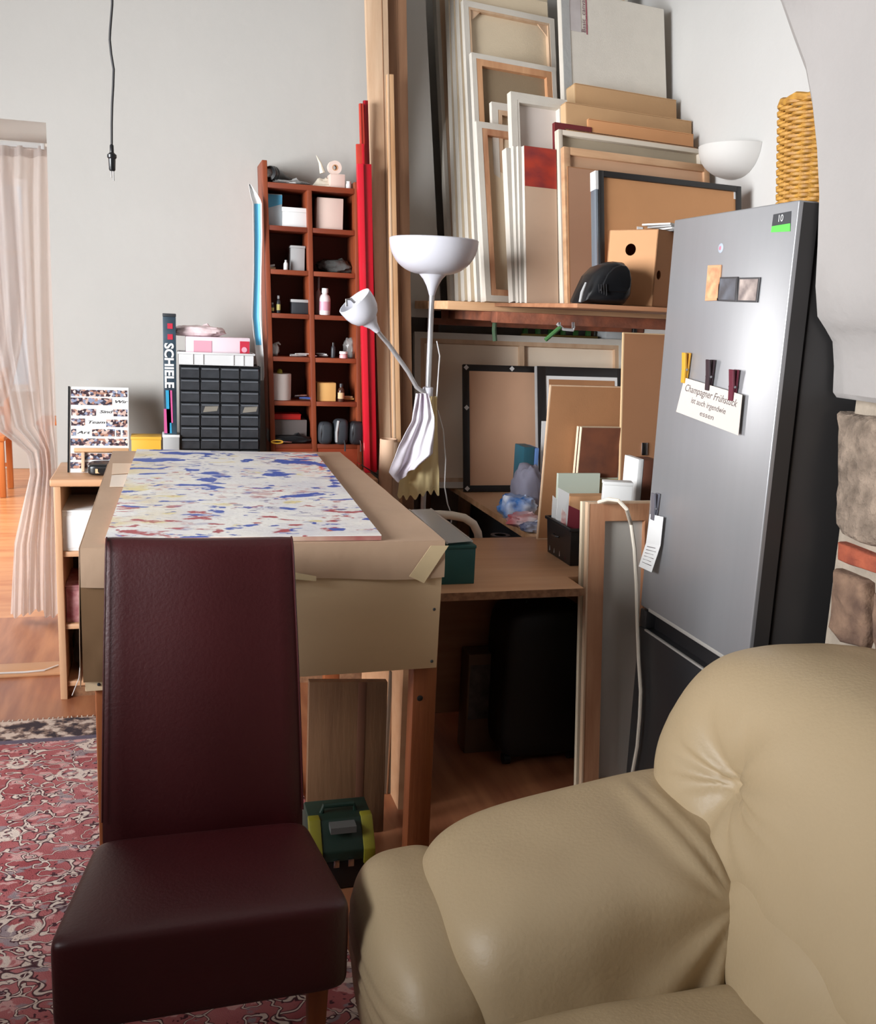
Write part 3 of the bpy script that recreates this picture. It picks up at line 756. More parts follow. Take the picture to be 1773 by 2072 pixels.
# white drawer box, printed box, dark bag on its shelves
z = zs[0]
def storage_box(name, label, x0, x1, y0, y1, z0, z1, m, cat, pm=None):
    t = thing(name, label, cat, ((x0 + x1) / 2, y0, z0)); MB().box(x0, x1, y0, y1, z0, z1).build('body', m, t, bevel=.003)
    MB().box(x0 + .012, x1 - .012, y0 - .003, y0, z0 + (z1 - z0) * .08, z1 - (z1 - z0) * .10).build('front_panel', pm or m, t, bevel=.001)
    MB().box(x0 - .001, x1 + .001, y0 - .002, y1, z1, z1 + .006).build('rim', m, t, bevel=.001)
    return t
storage_box('storage_box', 'plain white box on the upper shelf of the beech unit', at(127, 1100, y=3.87)[0], .02, 3.87, 4.2, z, at(140, 1036, y=3.87)[2], PAPER, 'box')
storage_box('storage_box', 'pink flowered box on the middle shelf of the beech unit', at(133, 1200, y=3.88)[0], 0, 3.88, 4.15, zs[1], at(140, 1188, y=3.88)[2],
            mat('pink_box', (190, 140, 140), .7, rgb2=(150, 78, 84), scale=26), 'box')
bag('duffel_bag', 'dark bag pushed into the bottom shelf of the beech unit', (-.28, 4.0, .07), .085, .1, .24, mat('dark_cloth', (52, 44, 38), .9, var=.3, scale=20), 'bag', part='handle')
p0 = at(150, 1405, y=3.83)
tag(MB().tube([at(146, 1407, y=3.835), at(152, 1392, y=3.82), at(160, 1372, y=3.81), at(163, 1340, y=3.8)], .0018, 5).build('thin_cable', WHITE, None, smooth=True), 'thin white wire dangling by the beech shelf unit', 'cable')

# ---- things on the low unit
t = thing('photo_card', 'white team card printed with rows of portrait photos and script words', 'card', at(195, 935, y=4.08))
t.location.z = DZT; WO[t.name] = V(t.location)
p = Panel((136, 934), (138, 782), 260, 4.0, 0, DZT)
p.bx(MB(), .006, p.w, 0, p.h, -.004, 0).build('card_sheet', PAPER, t)
p.bx(MB(), 0, .006, 0, p.h, -.006, .004).build('binding_strip', BLACKP, t)
def face_mat(i):
    m = bpy.data.materials.new('photo_print'); m.use_nodes = True; N = m.node_tree.nodes; L = m.node_tree.links; b = N['Principled BSDF']; b.inputs['Roughness'].default_value = .35
    tc = N.new('ShaderNodeTexCoord'); mp = N.new('ShaderNodeMapping'); mp.inputs['Location'].default_value = (i * 3.1, 0, i * 1.7); mp.inputs['Scale'].default_value = (1, 1, 1.2); L.new(tc.outputs['Object'], mp.inputs[0])
    v = N.new('ShaderNodeTexVoronoi'); v.inputs['Scale'].default_value = 95; L.new(mp.outputs[0], v.inputs[0])
    r = N.new('ShaderNodeValToRGB'); r.color_ramp.interpolation = 'CONSTANT'; els = r.color_ramp.elements
    cs = [(0, (58, 44, 52)), (.22, (206, 176, 164)), (.38, (106, 78, 82)), (.52, (224, 208, 202)), (.64, (140, 148, 172)), (.78, (178, 132, 112)), (.9, (64, 66, 84))]
    while len(els) < len(cs): els.new(.5)
    for e, (q, c) in zip(els, cs): e.position = q; e.color = C(*c)
    sep = N.new('ShaderNodeSeparateColor'); L.new(v.outputs['Color'], sep.inputs[0]); L.new(sep.outputs[0], r.inputs[0]); L.new(r.outputs[0], b.inputs['Base Color'])
    return m
FM = [face_mat(i) for i in range(3)]
gx = lambda zx: (zx - 152) / (610 - 152) * (p.w - .006) + .006; gy = lambda zy: p.h * (1 - (zy - 715) / (1288 - 715))
for i, (a, b, c, d) in enumerate(((160, 600, 735, 780), (160, 480, 790, 838), (165, 355, 865, 910), (490, 600, 865, 912), (165, 270, 930, 978), (435, 600, 935, 985), (165, 202, 1000, 1044), (325, 500, 1000, 1048), (512, 545, 1004, 1048), (562, 600, 1006, 1050), (160, 600, 1063, 1110), (160, 600, 1163, 1205), (160, 600, 1220, 1262))):
    p.bx(MB(), gx(a), gx(b), gy(d), gy(c), 0, .0008).build('photo_strip', FM[i % 3], t)
for s, a, b, c, d in (('Wir', 492, 590, 790, 838), ('Sind', 380, 482, 862, 905), ('Team', 285, 412, 932, 978), ('Art', 208, 312, 1002, 1046)):
    text(s, p.L(gx(a), (gy(c) + gy(d)) / 2, .001), p.u, p.v, .017, BLACKINK, t, 'lettering', shear=.3, width=gx(b) - gx(a))
e = thing('mini_easel', 'little wooden easel holding the team photo card', 'easel', p.L(p.w * .5, 0, .02)); e.location.z = DZT; WO[e.name] = V(e.location)
p.bx(MB(), gx(190), gx(610), gy(1160), gy(1135), .001, .022).build('ledge', PINEX, e, bevel=.002)
for a in (245, 520): p.bx(MB(), gx(a), gx(a + 26), 0, gy(1160), .004, .014).build('leg', PINE, e, bevel=.002)
MB().tube([p.L(p.w * .5, gy(900), -.008), V((p.P0.x + p.w * .5, 4.16, DZT + .005))], .006, 6).build('rear_leg', PINE, e)

q = at(200, 935, y=3.96)
t = thing('pouch', 'black zipped case lying flat on the beech unit before the photo card', 'case', (q.x, 3.93, DZT))
xa, xb = at(176, 935, y=3.92)[0], at(262, 935, y=3.92)[0]
MB().cushion(lambda x, y, z: V(((xa + xb) / 2 + x * (xb - xa) / 2, 3.965 + y * .06, DZT + .024 + z * .0235)), 10, 5).build('body', BLACKP, t, smooth=True)
MB().box(xa + .03, xb - .02, 3.9055, 3.909, DZT + .012, DZT + .03).build('label_strip', CARDL, t, bevel=.001)
MB().tube([(xa + .004, 3.92, DZT + .026), (xa + .03, 3.905, DZT + .034), (xb - .01, 3.904, DZT + .034)], .002, 6).build('zip', DARKG, t)

def px_carton(name, label, u0, u1, vt, y, dep, z0, m, vb=None, **kw):
    v = vb or vt + 20; xa, xb = at(u0, v, y=y)[0], at(u1, v, y=y)[0]; zt = at((u0 + u1) / 2, vt, y=y)[2]
    return carton(name, label, xa, xb, y, y + dep, z0, zt, m, **kw)


px_carton('card_box', 'small honey yellow box beside the photo card', 266, 326, 884, 4.02, .1, DZT, YELLOW, lid=.012, cat='box')
px_carton('card_box', 'silver grey box under the tall poster box', 330, 363, 880, 3.98, .1, DZT, GREYC, lid=.01, lidm=PAPER, cat='box')
zt = at(345, 880, y=3.98)[2] + .001
# tall narrow poster box with lettering down its front
xa, xb = at(332, 860, y=3.99)[0], at(358, 860, y=3.99)[0]; za, zb = zt, at(345, 641, y=3.99)[2]
t = thing('poster_box', 'tall narrow teal poster box with bold white capitals', 'box', ((xa + xb) / 2, 4.02, za))
MB().box(xa, xb, 3.99, 4.05, za, zb).build('body', mat('poster_print', (58, 78, 92), .45, rgb2=(30, 38, 48), scale=9), t, bevel=.002)
MB().box(xa - .001, xb + .001, 3.989, 4.051, zb, zb + .012).build('end_cap', DARKG, t, bevel=.002)
hz = zb - za; w = xb - xa; yf = 3.9885
def strip(f0, f1, g0, g1, m_, sl=0):
    MB().prism([(xa + w * f0, yf, za + hz * g0), (xa + w * f1, yf, za + hz * g0), (xa + w * (f1 + sl), yf, za + hz * g1), (xa + w * (f0 + sl), yf, za + hz * g1)], (0, .001, 0)).build('printed_band', m_, t)
strip(.0, .45, .01, .22, mat('magenta_print', (196, 84, 140), .5)); strip(.25, .6, .01, .38, mat('azure_print', (46, 150, 190), .5), -.1); strip(.45, .7, .1, .38, mat('magenta_print', (196, 84, 140), .5), -.05)
for g in (.81, .9): strip(.35, .75, g, g + .045, CRIM)
text('SCHIELE', (xa + w * .42, yf, za + hz * .78), (0, 0, -1), (1, 0, 0), w * .95, PAPER, t, 'lettering', width=hz * .38, bold=.035)

# ---- small-parts drawer cabinet
y = 3.99; xa, xb = at(364, 830, y=y)[0], at(527, 830, y=y)[0]; zt = at(445, 740, y=y)[2]
t = thing('drawer_cabinet', 'black small-parts cabinet with rows of little drawers', 'cabinet', ((xa + xb) / 2, y + .08, DZT))
m = MB(); NR, NC = 9, 4; e = .006; cw = (xb - xa - e) / NC; rh = (zt - DZT - e) / NR
m.box(xa, xb, y + .14, y + .15, DZT, zt)
for i in range(NC + 1): m.box(xa + i * cw, xa + i * cw + e * (.5 if 0 < i < NC else 1), y + .002, y + .14, DZT, zt)
for j in range(NR + 1): m.box(xa, xb, y + .0025, y + .139, DZT + j * rh, DZT + j * rh + e * .5)
m.build('housing', BLACKP, t)
DR = mat('smoky_drawer', (58, 60, 64), .25, var=.3, scale=30, spec=.6); HD = mat('smoky_handle', (104, 108, 114), .2, spec=.7)
random.seed(5)
for j in range(NR):
    for i in range(NC):
        a0, b0 = xa + i * cw + e * .7, DZT + j * rh + e * .55; o = random.uniform(-.004, .002)
        a1, b1 = a0 + cw - e * .9, b0 + rh - e * .7
        d = MB().box(a0, a1, y + o, y + .12, b0, b1 - .002).build('drawer', DR, t, bevel=.001, seg=1)
        MB().prism([(a0 + .003, y + o, b1 - .012), (a0 + .003, y + o - .010, b1 - .009), (a0 + .003, y + o - .010, b1 - .006), (a0 + .003, y + o, b1 - .004)], (a1 - a0 - .006, 0, 0)).build('handle', HD, d)
        if (i, j) in ((1, 5), (3, 5)): MB().prism([(a0 + .008, y + o - .001, b0 + .006), (a1 - .01, y + o - .001, b0 + .012), (a1 - .004, y + o - .001, b1 - .012), (a0 + .016, y + o - .001, b1 - .014)], (0, .0008, 0)).build('scrap', mat('smoky_scrap', (128, 122, 112), .4), d)
# tray + pink carton + soft bag on top
xa2, xb2 = at(359, 725, y=y - .01)[0], at(517, 725, y=y - .01)[0]; z1 = at(440, 714, y=y - .01)[2]
t = thing('plastic_tray', 'shallow white plastic tray on the drawer cabinet', 'tray', ((xa2 + xb2) / 2, y + .07, zt))
m = MB()
m.box(xa2 + .006, xb2 - .006, y, y + .13, zt + .0005, zt + .004)
for a in ((xa2 + .006, xb2 - .006, y, y + .004), (xa2 + .006, xb2 - .006, y + .126, y + .13), (xa2 + .006, xa2 + .01, y + .004, y + .126), (xb2 - .01, xb2 - .006, y + .004, y + .126)): m.box(*a, zt + .004, z1 - .004)
m.build('basin', WHITE, t, bevel=.001, seg=1)
MB().box(xa2, xb2, y - .006, y + .002, z1 - .008, z1).box(xa2, xb2, y + .128, y + .136, z1 - .008, z1).box(xa2, xa2 + .008, y + .002, y + .128, z1 - .008, z1).box(xb2 - .008, xb2, y + .002, y + .128, z1 - .008, z1).build('rim', WHITE, t, bevel=.002)
for f in (.18, .31, .7, .83): MB().box(xa2 + (xb2 - xa2) * f, xa2 + (xb2 - xa2) * f + .006, y - .003, y + .001, zt + .003, z1 - .008).build('rib', WHITE, t)
t = px_carton('pink_carton', 'pink and white printed carton in the white tray', 376, 506, 684, y + .02, .095, zt + .005, mat('carton_pale_pink', (226, 206, 214), .5), vb=700, cat='box')
o = WO[t.name]; xa3, xb3 = at(376, 700, y=y + .02)[0], at(506, 700, y=y + .02)[0]; zz0 = zt + .012; zz1 = at(440, 688, y=y + .02)[2]; W3 = xb3 - xa3
for f0, f1, g0, g1, mm in ((.12, .4, .4, .95, PINK), (.84, .99, .15, .98, CRIM), (0.0, .2, .0, .2, CRIM), (.5, .98, .0, .15, PINK)):
    MB().box(xa3 + W3 * f0, xa3 + W3 * f1, y + .0185, y + .0195, zz0 + (zz1 - zz0) * g0, zz0 + (zz1 - zz0) * g1).build('printed_patch', mm, t)
MB().lathe([(0, -.001), (.011, -.001), (.011, .001)], (xa3 + W3 * .91, y + .0178, zz0 + (zz1 - zz0) * .6), (0, 1, 0), 14).build('printed_patch', PINK, t)
bag('soft_bag', 'pale pink plastic bag slumped over the pink carton', (at(400, 690, y=y + .06)[0], y + .08, at(430, 684, y=y + .02)[2] + .003), .1, .045, .042, mat('pale_pink_film', (232, 210, 212), .35, bump=.4, bscale=30), seedv=3)

# ------------------------------------------------------------------ cherry pigeon-hole shelf on the low unit
YS = 4.06; YS1 = 4.262
def shx(x, z): return x - (z - .97) * .039
xl, xr, xm = at(548, 905, y=YS)[0], at(733, 905, y=YS)[0], at(637, 905, y=YS)[0]
ztop = at(560, 350, y=YS)[2]
ROW = [at(545, v, y=YS)[2] for v in (368, 455, 544, 633, 721, 811, 898)]
t = thing('pigeonhole_shelf', 'cherry wood pigeonhole shelf full of small supplies', 'shelf', ((xl + xr) / 2, YS + .1, DZT))
def post(x, w, z1): return MB().add([(shx(x, z) + dx, yy, z) for z in (DZT, z1) for dx, yy in ((0, YS), (w, YS), (w, YS1), (0, YS1))], [(0, 1, 2, 3), (4, 5, 6, 7), (0, 1, 5, 4), (1, 2, 6, 5), (2, 3, 7, 6), (3, 0, 4, 7)])
TW = .02
post(xl, TW, ztop + .045).build('side_panel', CHERRYV, t, bevel=.002)
post(xr - TW, TW, ztop - .01).build('side_panel', CHERRYV, t, bevel=.002)
post(xm - TW / 2, TW, ROW[0] - .02).build('divider', CHERRYV, t, bevel=.002)
for i, z in enumerate(ROW):
    a, b = shx(xl + TW, z), shx(xr - TW, z)
    if i == 0: MB().box(a, b, YS, YS1, z - .021, z).build('top_board', CHERRY, t, bevel=.002)
    else:
        c = shx(xm, z)
        MB().box(a, c - TW / 2, YS + .002, YS1, z - .019, z).build('shelf_board', CHERRY, t, bevel=.0015)
        MB().box(c + TW / 2, b, YS + .002, YS1, z - .019, z).build('shelf_board', CHERRY, t, bevel=.0015)
MB().box(shx(xl + TW, .95), shx(xr - TW, .95), YS + .004, YS + .02, DZT, ROW[6] - .02).build('kick_panel', mat('cherry_panel', (150, 62, 34), .5, var=.15, scale=6), t)
bp = MB().add([(shx(xl + .004, z) + dx, yy, z) for z in (DZT, ROW[0] - .01) for dx, yy in ((0, YS1 - .006), (xr - xl - .008, YS1 - .006), (xr - xl - .008, YS1), (0, YS1))], [(0, 1, 2, 3), (4, 5, 6, 7), (0, 1, 5, 4), (1, 2, 6, 5), (2, 3, 7, 6), (3, 0, 4, 7)])
bp.build('back_panel', mat('cherry_back', (96, 44, 28), .7, var=.1, scale=4), t)


def cell(u0, u1, vt, row, dy=.03):
    """x range, base height and top height of something standing in a pigeonhole"""
    y = YS + dy; z0 = ROW[row]; v = vt + 12
    return at(u0, v, y=y)[0], at(u1, v, y=y)[0], y, z0 + .0008, at((u0 + u1) / 2, vt, y=y)[2]


def cb(name, label, u0, u1, vt, row, m, dy=.03, dep=.1, **kw):
    a, b, y, z0, z1 = cell(u0, u1, vt, row, dy); return carton(name, label, a, b, y, y + dep, z0, z1, m, **kw)


BW = mat('blue_white_print', (196, 206, 212), .5)
t = cb('card_box', 'white carton with a blue upper half in the top pigeonhole', 539, 571, 394, 1, BW, dy=.05, cat='box')
a, b, y, z0, z1 = cell(539, 571, 394, 1, .05)
MB().prism([(a, y - .0015, z0 + (z1 - z0) * .55), (b, y - .0015, z0 + (z1 - z0) * .72), (b, y - .0015, z1), (a, y - .0015, z1)], (0, .001, 0)).build('printed_label', BLUE, t)
cb('card_box', 'flat white carton beside the blue-topped one', 572, 624, 420, 1, PAPER, dy=.03, lid=.018, cat='box')
cb('card_box', 'blush coloured square carton in the top pigeonhole', 641, 695, 402, 1, mat('blush_card', (214, 190, 178), .7), dy=.03, cat='box')
cb('card_box', 'grey upright carton in the second pigeonhole row', 589, 617, 497, 2, GREYC, dy=.05, lid=.01, cat='box')
a, b, y, z0, z1 = cell(541, 558, 531, 2)
t = thing('wood_scrap', 'cream bits of wood in the second pigeonhole row', 'wood scrap', ((a + b) / 2, y, z0))
MB().obox((a, y, z0), (b - a, .006, 0), (0, .03, 0), (0, 0, .008)).build('offcut', CARDL, t, bevel=.001); MB().obox((a + .01, y + .004, z0 + .008), (.02, -.004, .004), (0, .02, 0), (0, 0, .008)).build('offcut', PAPER, t, bevel=.001)
a, b, y, z0, z1 = cell(574, 583, 526, 2); bottle('small_bottle', 'tiny white bottle beside the grey upright carton', ((a + b) / 2, y, z0), (b - a) / 2, z1 - z0, PAPER, GREYC)
a, b, y, z0, z1 = cell(640, 722, 512, 2, .05)
bag('plastic_bag', 'dark grey parcel wrapped in clear film in a pigeonhole', ((a + b) / 2, y + .06, z0), (b - a) / 2 * .9, .05, .055, mat('film_dark', (92, 94, 92), .22, bump=.5, bscale=40, var=.4), seedv=8)
for u0, u1, vt, lb in ((548, 554, 612, 'tiny yellow labelled bottle at the pigeonhole side'), (560, 567, 598, 'taller yellow labelled bottle with pale cap')):
    a, b, y, z0, z1 = cell(u0, u1, vt, 3); bottle('small_bottle', lb, ((a + b) / 2, y, z0), (b - a) / 2 + .002, z1 - z0, DARKG, GREYC, lab=mat('label_yellow', (206, 196, 120), .6))
t = cb('tin_box', 'dark tin with a pale lid and odds and ends on top', 591, 624, 606, 3, DARKG, dy=.03, dep=.07, lid=.012, lidm=GREYC, cat='tin')
a, b, y, z0, z1 = cell(646, 669, 583, 3, .03); bottle('plastic_bottle', 'white glue bottle with printed label', ((a + b) / 2, y, z0), (b - a) / 2, z1 - z0, mat('bottle_white', (226, 212, 212), .4), PAPER, lab=PINK)
a, b, y, z0, z1 = cell(641, 652, 560, 3, .07); bottle('slim_bottle', 'slender pale bottle behind the glue bottle', ((a + b) / 2, y + .02, z0), (b - a) / 2, z1 - z0, mat('bottle_blush', (200, 176, 170), .4), GREYC, neck=.35, capf=.3)
a, b, y, z0, z1 = cell(544, 565, 696, 4, .03); bag('crumpled_film', 'crumpled ball of white film in a pigeonhole', ((a + b) / 2, y + .01, z0), (b - a) / 2, .022, z1 - z0, FILM, 'film', seedv=2)
def rods(name, label, us, row, m, cat, rr=.003, dy=.03):
    a, b, y, z0, z1 = cell(us[0], us[1], 700, row, dy); t = thing(name, label, cat, ((a + b) / 2, y, z0)); random.seed(us[0])
    for i in range(4):
        c = V((a + (b - a) * random.uniform(.2, .8), y + random.uniform(0, .04), z0 + rr + .0005 + i * rr * .9)); d = V((random.uniform(.4, 1), random.uniform(-.5, .5), 0)).normalized() * (b - a) * .4
        MB().tube([c - d, c - d * .3, c + d * .4, c + d], [rr * .6, rr, rr, rr * .8], 7).build('rod', m[i % len(m)], t, smooth=True)
    return t
rods('craft_tools', 'pale brush handles lying in a pigeonhole', (580, 623), 4, (PAPER, GREYC, CARDL), 'tools')
rods('metal_fittings', 'small metal fittings lying beside a pink jar', (640, 662), 4, (CHROME, GREYC, PAPER), 'fittings', .004)
a, b, y, z0, z1 = cell(670, 679, 693, 4, .04); bottle('dark_bottle', 'slim dark bottle in the fourth pigeonhole row', ((a + b) / 2, y, z0), (b - a) / 2, z1 - z0, DARKG, BLACKP)
a, b, y, z0, z1 = cell(687, 703, 711, 4, .02); bottle('paint_jar', 'small pink paint jar with pale lid', ((a + b) / 2, y, z0), (b - a) / 2, z1 - z0, mat('jar_pink', (214, 164, 166), .4), PAPER, 'jar', neck=.92, capf=.35)
a, b, y, z0, z1 = cell(698, 722, 684, 4, .08); bag('grey_bag', 'grey translucent bag behind the pink jar', ((a + b) / 2, y + .03, z0), (b - a) / 2, .03, z1 - z0, mat('film_grey', (150, 148, 146), .25, bump=.5, bscale=30), seedv=5)
a, b, y, z0, z1 = cell(545, 592, 757, 5, .02); c = V(((a + b) / 2, y + (b - a) / 2, z0)); r = (b - a) / 2; hh = z1 - z0
t = thing('paper_roll', 'fat white paper roll with a lime plug on top', 'paper roll', c)
MB().lathe([(r * .25, 0), (r, 0), (r, hh * .98), (r * .96, hh), (r * .25, hh), (r * .25, 0)], c, seg=28).build('roll', mat('tissue', (232, 222, 216), .9), t, smooth=True)
MB().lathe([(0, hh), (r * .24, hh), (r * .22, hh + .012), (r * .1, hh + .018), (0, hh + .018)], c, seg=14).build('plug', mat('lime', (190, 190, 70), .5), t, smooth=True)
rods('metal_bits', 'blue and silver metal bits beside the paper roll', (598, 630), 5, (CHROME, mat('blue_metal', (60, 80, 140), .4), DARKG), 'fittings', .005)
cb('card_box', 'ochre cardboard box in the fifth pigeonhole row', 642, 680, 776, 5, GOLD, dy=.02, dep=.07, cat='box')
a, b, y, z0, z1 = cell(684, 697, 776, 5, .02); bottle('brown_bottle', 'brown bottle standing beside the ochre box', ((a + b) / 2, y, z0), (b - a) / 2, z1 - z0, mat('brown_glass', (72, 46, 36), .2), DARKG, lab=CARDL)
rods('paint_brushes', 'wooden brushes lying beside the brown bottle', (698, 724), 5, (CARDL, GOLD, PINED), 'brushes', .0045)
t = cb('flat_box', 'grey flat box carrying a red slab in the bottom pigeonhole', 545, 621, 851, 6, mat('grey_flat', (104, 96, 94), .7), dy=.04, dep=.12, cat='box')
a, b, y, z0, z1 = cell(545, 621, 851, 6, .04)
t.location.z += 0.0
carton('red_slab', 'bright red slab lying on the grey flat box', at(545, 850, y=y)[0], at(609, 850, y=y)[0], y + .005, y + .1, z1 + .0035, at(575, 840, y=y)[2] + .004, mat('red_card', (190, 34, 30), .5), lid=.004, cat='box')
a, b, y, z0, z1 = cell(640, 738, 850, 6, -.035)
for i, (u0, u1, vt, lb) in enumerate(((644, 676, 855, 'charcoal zip pouch beside the shelf divider'), (676, 708, 849, 'middle charcoal pouch with a pale spine'), (707, 741, 854, 'black zip pouch hanging over the shelf end with tags'))):
    ya = YS - .02 - .006 * i; xa, xb = at(u0, 880, y=ya)[0], at(u1, 880, y=ya)[0]; zb_ = ROW[6] + .0008; zt_ = at(u0, vt, y=ya)[2]
    t = thing('zip_pouch', lb, 'pouch', ((xa + xb) / 2, ya, zb_), 'pouches in the bottom pigeonhole')
    mm = mat('pouch_cloth', (52, 56, 62), .6, var=.2, scale=20) if i < 2 else mat('pouch_black', (34, 34, 38), .5, var=.2, scale=20)
    cx, cz = (xa + xb) / 2, (zb_ + zt_) / 2
    MB().cushion(lambda x, y_, z: V((cx + x * (xb - xa) * .47, ya + .045 + y_ * .05, cz + z * (zt_ - zb_) * .5 * (1 - .08 * y_))), 8, 3.6).build('body', mm, t, smooth=True, ang=60)
    MB().tube([(cx - (xb - xa) * .3, ya + .004, zb_ + .012), (cx - (xb - xa) * .34, ya - .004, cz), (cx - (xb - xa) * .22, ya + .004, zt_ - .006)], .003 if i != 1 else .006, 6).build('zip', GREYC if i == 1 else DARKG, t, smooth=True)
    if i > 0: MB().tube([(cx + .01, ya - .002, zb_ + .02), (cx + .012, ya - .012, zb_ + .002), (cx + .012, ya - .016, zb_ - .025)], [.003, .003, .004], 6).build('zip_pull', CHROME if i == 2 else DARKG, t, smooth=True)
a, b, y, z0, z1 = cell(546, 632, 874, 6, -.005)
# the grey flat box rests on a black folded bag
for o in [o for o in col.objects if o.name.startswith(('flat_box', 'red_slab')) and o.parent is None]:
    o.location.z += 0.0
bag('black_bag', 'black crumpled bag with yellow scissors handle in the bottom pigeonhole', ((a + b) / 2, YS + .02, z0), (b - a) / 2 * .9, .018, .034, BLACKP, seedv=11, k=3)
t = thing('scissors', 'yellow handled scissors sticking out of the bottom pigeonhole', 'scissors', ((a + .03), YS - .004, z0))
c = V((a + .03, YS - .012, z0 + .009))
MB().tube([c + V((.016 * math.cos(q) * 1.5, 0, .006 * math.sin(q))) for q in [i * .5236 for i in range(13)]], .003, 6).build('grip', YELLOW, t, smooth=True)
MB().tube([c + V((.024, 0, 0)), c + V((.06, .004, -.002))], [.004, .002], 6).build('blade', CHROME, t)

# ---- on top of the pigeonhole shelf
zt = ROW[0]; c = at(560, 338, y=YS + .05)
a, b = at(548, 340, y=YS + .02), at(640, 345, y=YS + .13)
d = V((.085, .12, -.006)).normalized(); r = .030; c = V((a.x, YS + .03, zt + .036))
t = thing('torch', 'black torch with a big reflector lying on the shelf top', 'torch', (c.x + .06, c.y + .04, zt))
ax = d
MB().lathe([(r * .55, -.012), (r * .92, -.008), (r, 0), (r, .016), (r * .9, .03), (r * .8, .07), (r * .55, .10), (r * .42, .13), (r * .40, .2), (r * .36, .205), (0, .206)], c, ax, 20).build('body', BLACKP, t, smooth=True)
MB().lathe([(0, .012), (r * .35, .004), (r * .7, -.004), (r * .9, -.0085)], c, ax, 20).build('reflector', mat('reflector', (226, 226, 226), .3, metal=.5), t, smooth=True)
MB().tube([c + ax * .2, c + ax * .21 + V((.01, 0, .0)), c + ax * .2 + V((.02, 0, -.012))], .003, 6).build('wrist_strap', BLACKP, t, smooth=True)
MB().lathe([(r * 1.02, .014), (r * 1.06, .016), (r * 1.06, .022), (r * 1.02, .024)], c, ax, 20).build('bezel', DARKG, t, smooth=True)
q = at(585, 365, y=YS + .02); bag('plastic_film', 'flattened clear film lying under the torch', (q.x, YS + .06, zt + .0005), .085, .05, .016, FILM, 'film', seedv=4, rough=.4)
q = at(655, 362, y=YS + .04)
def wrap(a_, b_):
    s = math.sin(a_ * 3.1) ; return V((at(632 + 54 * a_, 362, y=YS + .05)[0], YS + .03 + .09 * b_ * (1 - .3 * a_), zt + .003 + .07 * b_ * b_ * s * (1 - .4 * b_) + .012 * fz(a_ * 5, b_ * 5, 1)))
t = thing('paper_wrap', 'crumpled sheet of cream wrapping paper on the shelf top', 'paper', (q.x, YS + .07, zt)); MB().sheet(wrap, 14, 12, .001).build('sheet', mat('cream_paper', (222, 212, 194), .8), t, smooth=True, ang=60)
MB().tube([at(640, 314, y=YS + .1), at(648, 330, y=YS + .1), at(653, 350, y=YS + .1)], [.001, .006, .012], 8).build('twist', mat('cream_paper', (222, 212, 194), .8), t, smooth=True)
c = at(677, 325, y=YS + .06); r = .027
t = thing('tape_roll', 'roll of pale tape standing on the shelf wrapping paper', 'tape', (c.x, c.y, zt))
MB().lathe([(r * .45, -.02), (r, -.02), (r, .02), (r * .45, .02), (r * .45, -.02)], (c.x, c.y, zt + .055 + r), (0, 1, .1), 24).build('tape', mat('tape_pale', (222, 202, 190), .5), t, smooth=True)
MB().lathe([(r * .32, -.0205), (r * .45, -.0205), (r * .45, .0205), (r * .32, .0205), (r * .32, -.0205)], (c.x, c.y, zt + .055 + r), (0, 1, .1), 20).build('core', CARDD, t, smooth=True)
carton('card_box', 'low cream carton under the tape roll', c.x - .02, c.x + .04, YS + .03, YS + .12, zt + .0005, zt + .052, mat('blush_card', (214, 190, 178), .7), cat='box')
c = at(706, 376, y=YS + .03); bottle('small_pot', 'little white pot at the shelf top end', (c.x, YS + .04, zt + .0005), .012, .03, PAPER, PAPER, 'pot', neck=.8)

# ---- blue and white paper length hanging at the shelf side
def strip_(a_, b_):
    v = 372 + 398 * b_; c = pl(((372, 505), (410, 521), (480, 522), (560, 521), (640, 519), (700, 524), (770, 530)), v); w = pl(((372, 2), (400, 9), (470, 9), (560, 8), (640, 9), (720, 8), (760, 6), (770, 3)), v)
    return at(c - w + 2 * w * a_, v, y=YS - .015 - .008 * math.sin(b_ * 11)) + V((0, .014 * math.sin(a_ * 3), 0))
q = at(521, 600, y=YS - .02)
t = thing('paper_banner', 'curling sky blue and white paper strip hanging at the shelf side', 'paper', (q.x, YS, 1.4))
MB().sheet(strip_, 8, 50, .0012).build('sheet', PAPER, t, smooth=True, ang=70)
MB().sheet(lambda a_, b_: strip_(.18 + .64 * a_, .10 + .72 * b_) + V((0, -.0022, 0)), 6, 40, .001).build('blue_print', BLUE, t, smooth=True, ang=70)

# ------------------------------------------------------------------ red boards, pine planks, kraft roll
def plank(name, label, ub, ut, vb, vt, Y, yb=None, w=None, th=.02, m=REDP, cat='board', zb=None, group=None, extra=None):
    """upright board: bottom px (ub0, ub1) at depth Y, top px (ut0, ut1) at depth yt"""
    yt = yb if yb is not None else Y
    b0, b1 = at(ub[0], vb, y=Y), at(ub[1], vb, y=Y); t0, t1 = at(ut[0], vt, y=yt), at(ut[1], vt, y=yt)
    if zb is not None:
        k = (zb - t0.z) / (b0.z - t0.z); b0, b1 = t0 + (b0 - t0) * k, t1 + (b1 - t1) * k
        b0.z = b1.z = zb
    n = V((0, th, 0)); o = MB().add([b0, b1, b1 + n, b0 + n, t0, t1, t1 + n, t0 + n], [(0, 1, 2, 3), (4, 5, 6, 7), (0, 1, 5, 4), (1, 2, 6, 5), (2, 3, 7, 6), (3, 0, 4, 7)])
    t = thing(name, label, cat, ((b0.x + b1.x) / 2, Y, b0.z), group); o.build('plank', m, t, bevel=.002)
    if extra is not None:
        f0, f1, pr, em = extra
        q = [b0 + (b1 - b0) * f0, b0 + (b1 - b0) * f1, t0 + (t1 - t0) * f1, t0 + (t1 - t0) * f0]
        MB().prism(q, (0, -pr, 0)).build('ridge', em, t, bevel=.001)
    return t


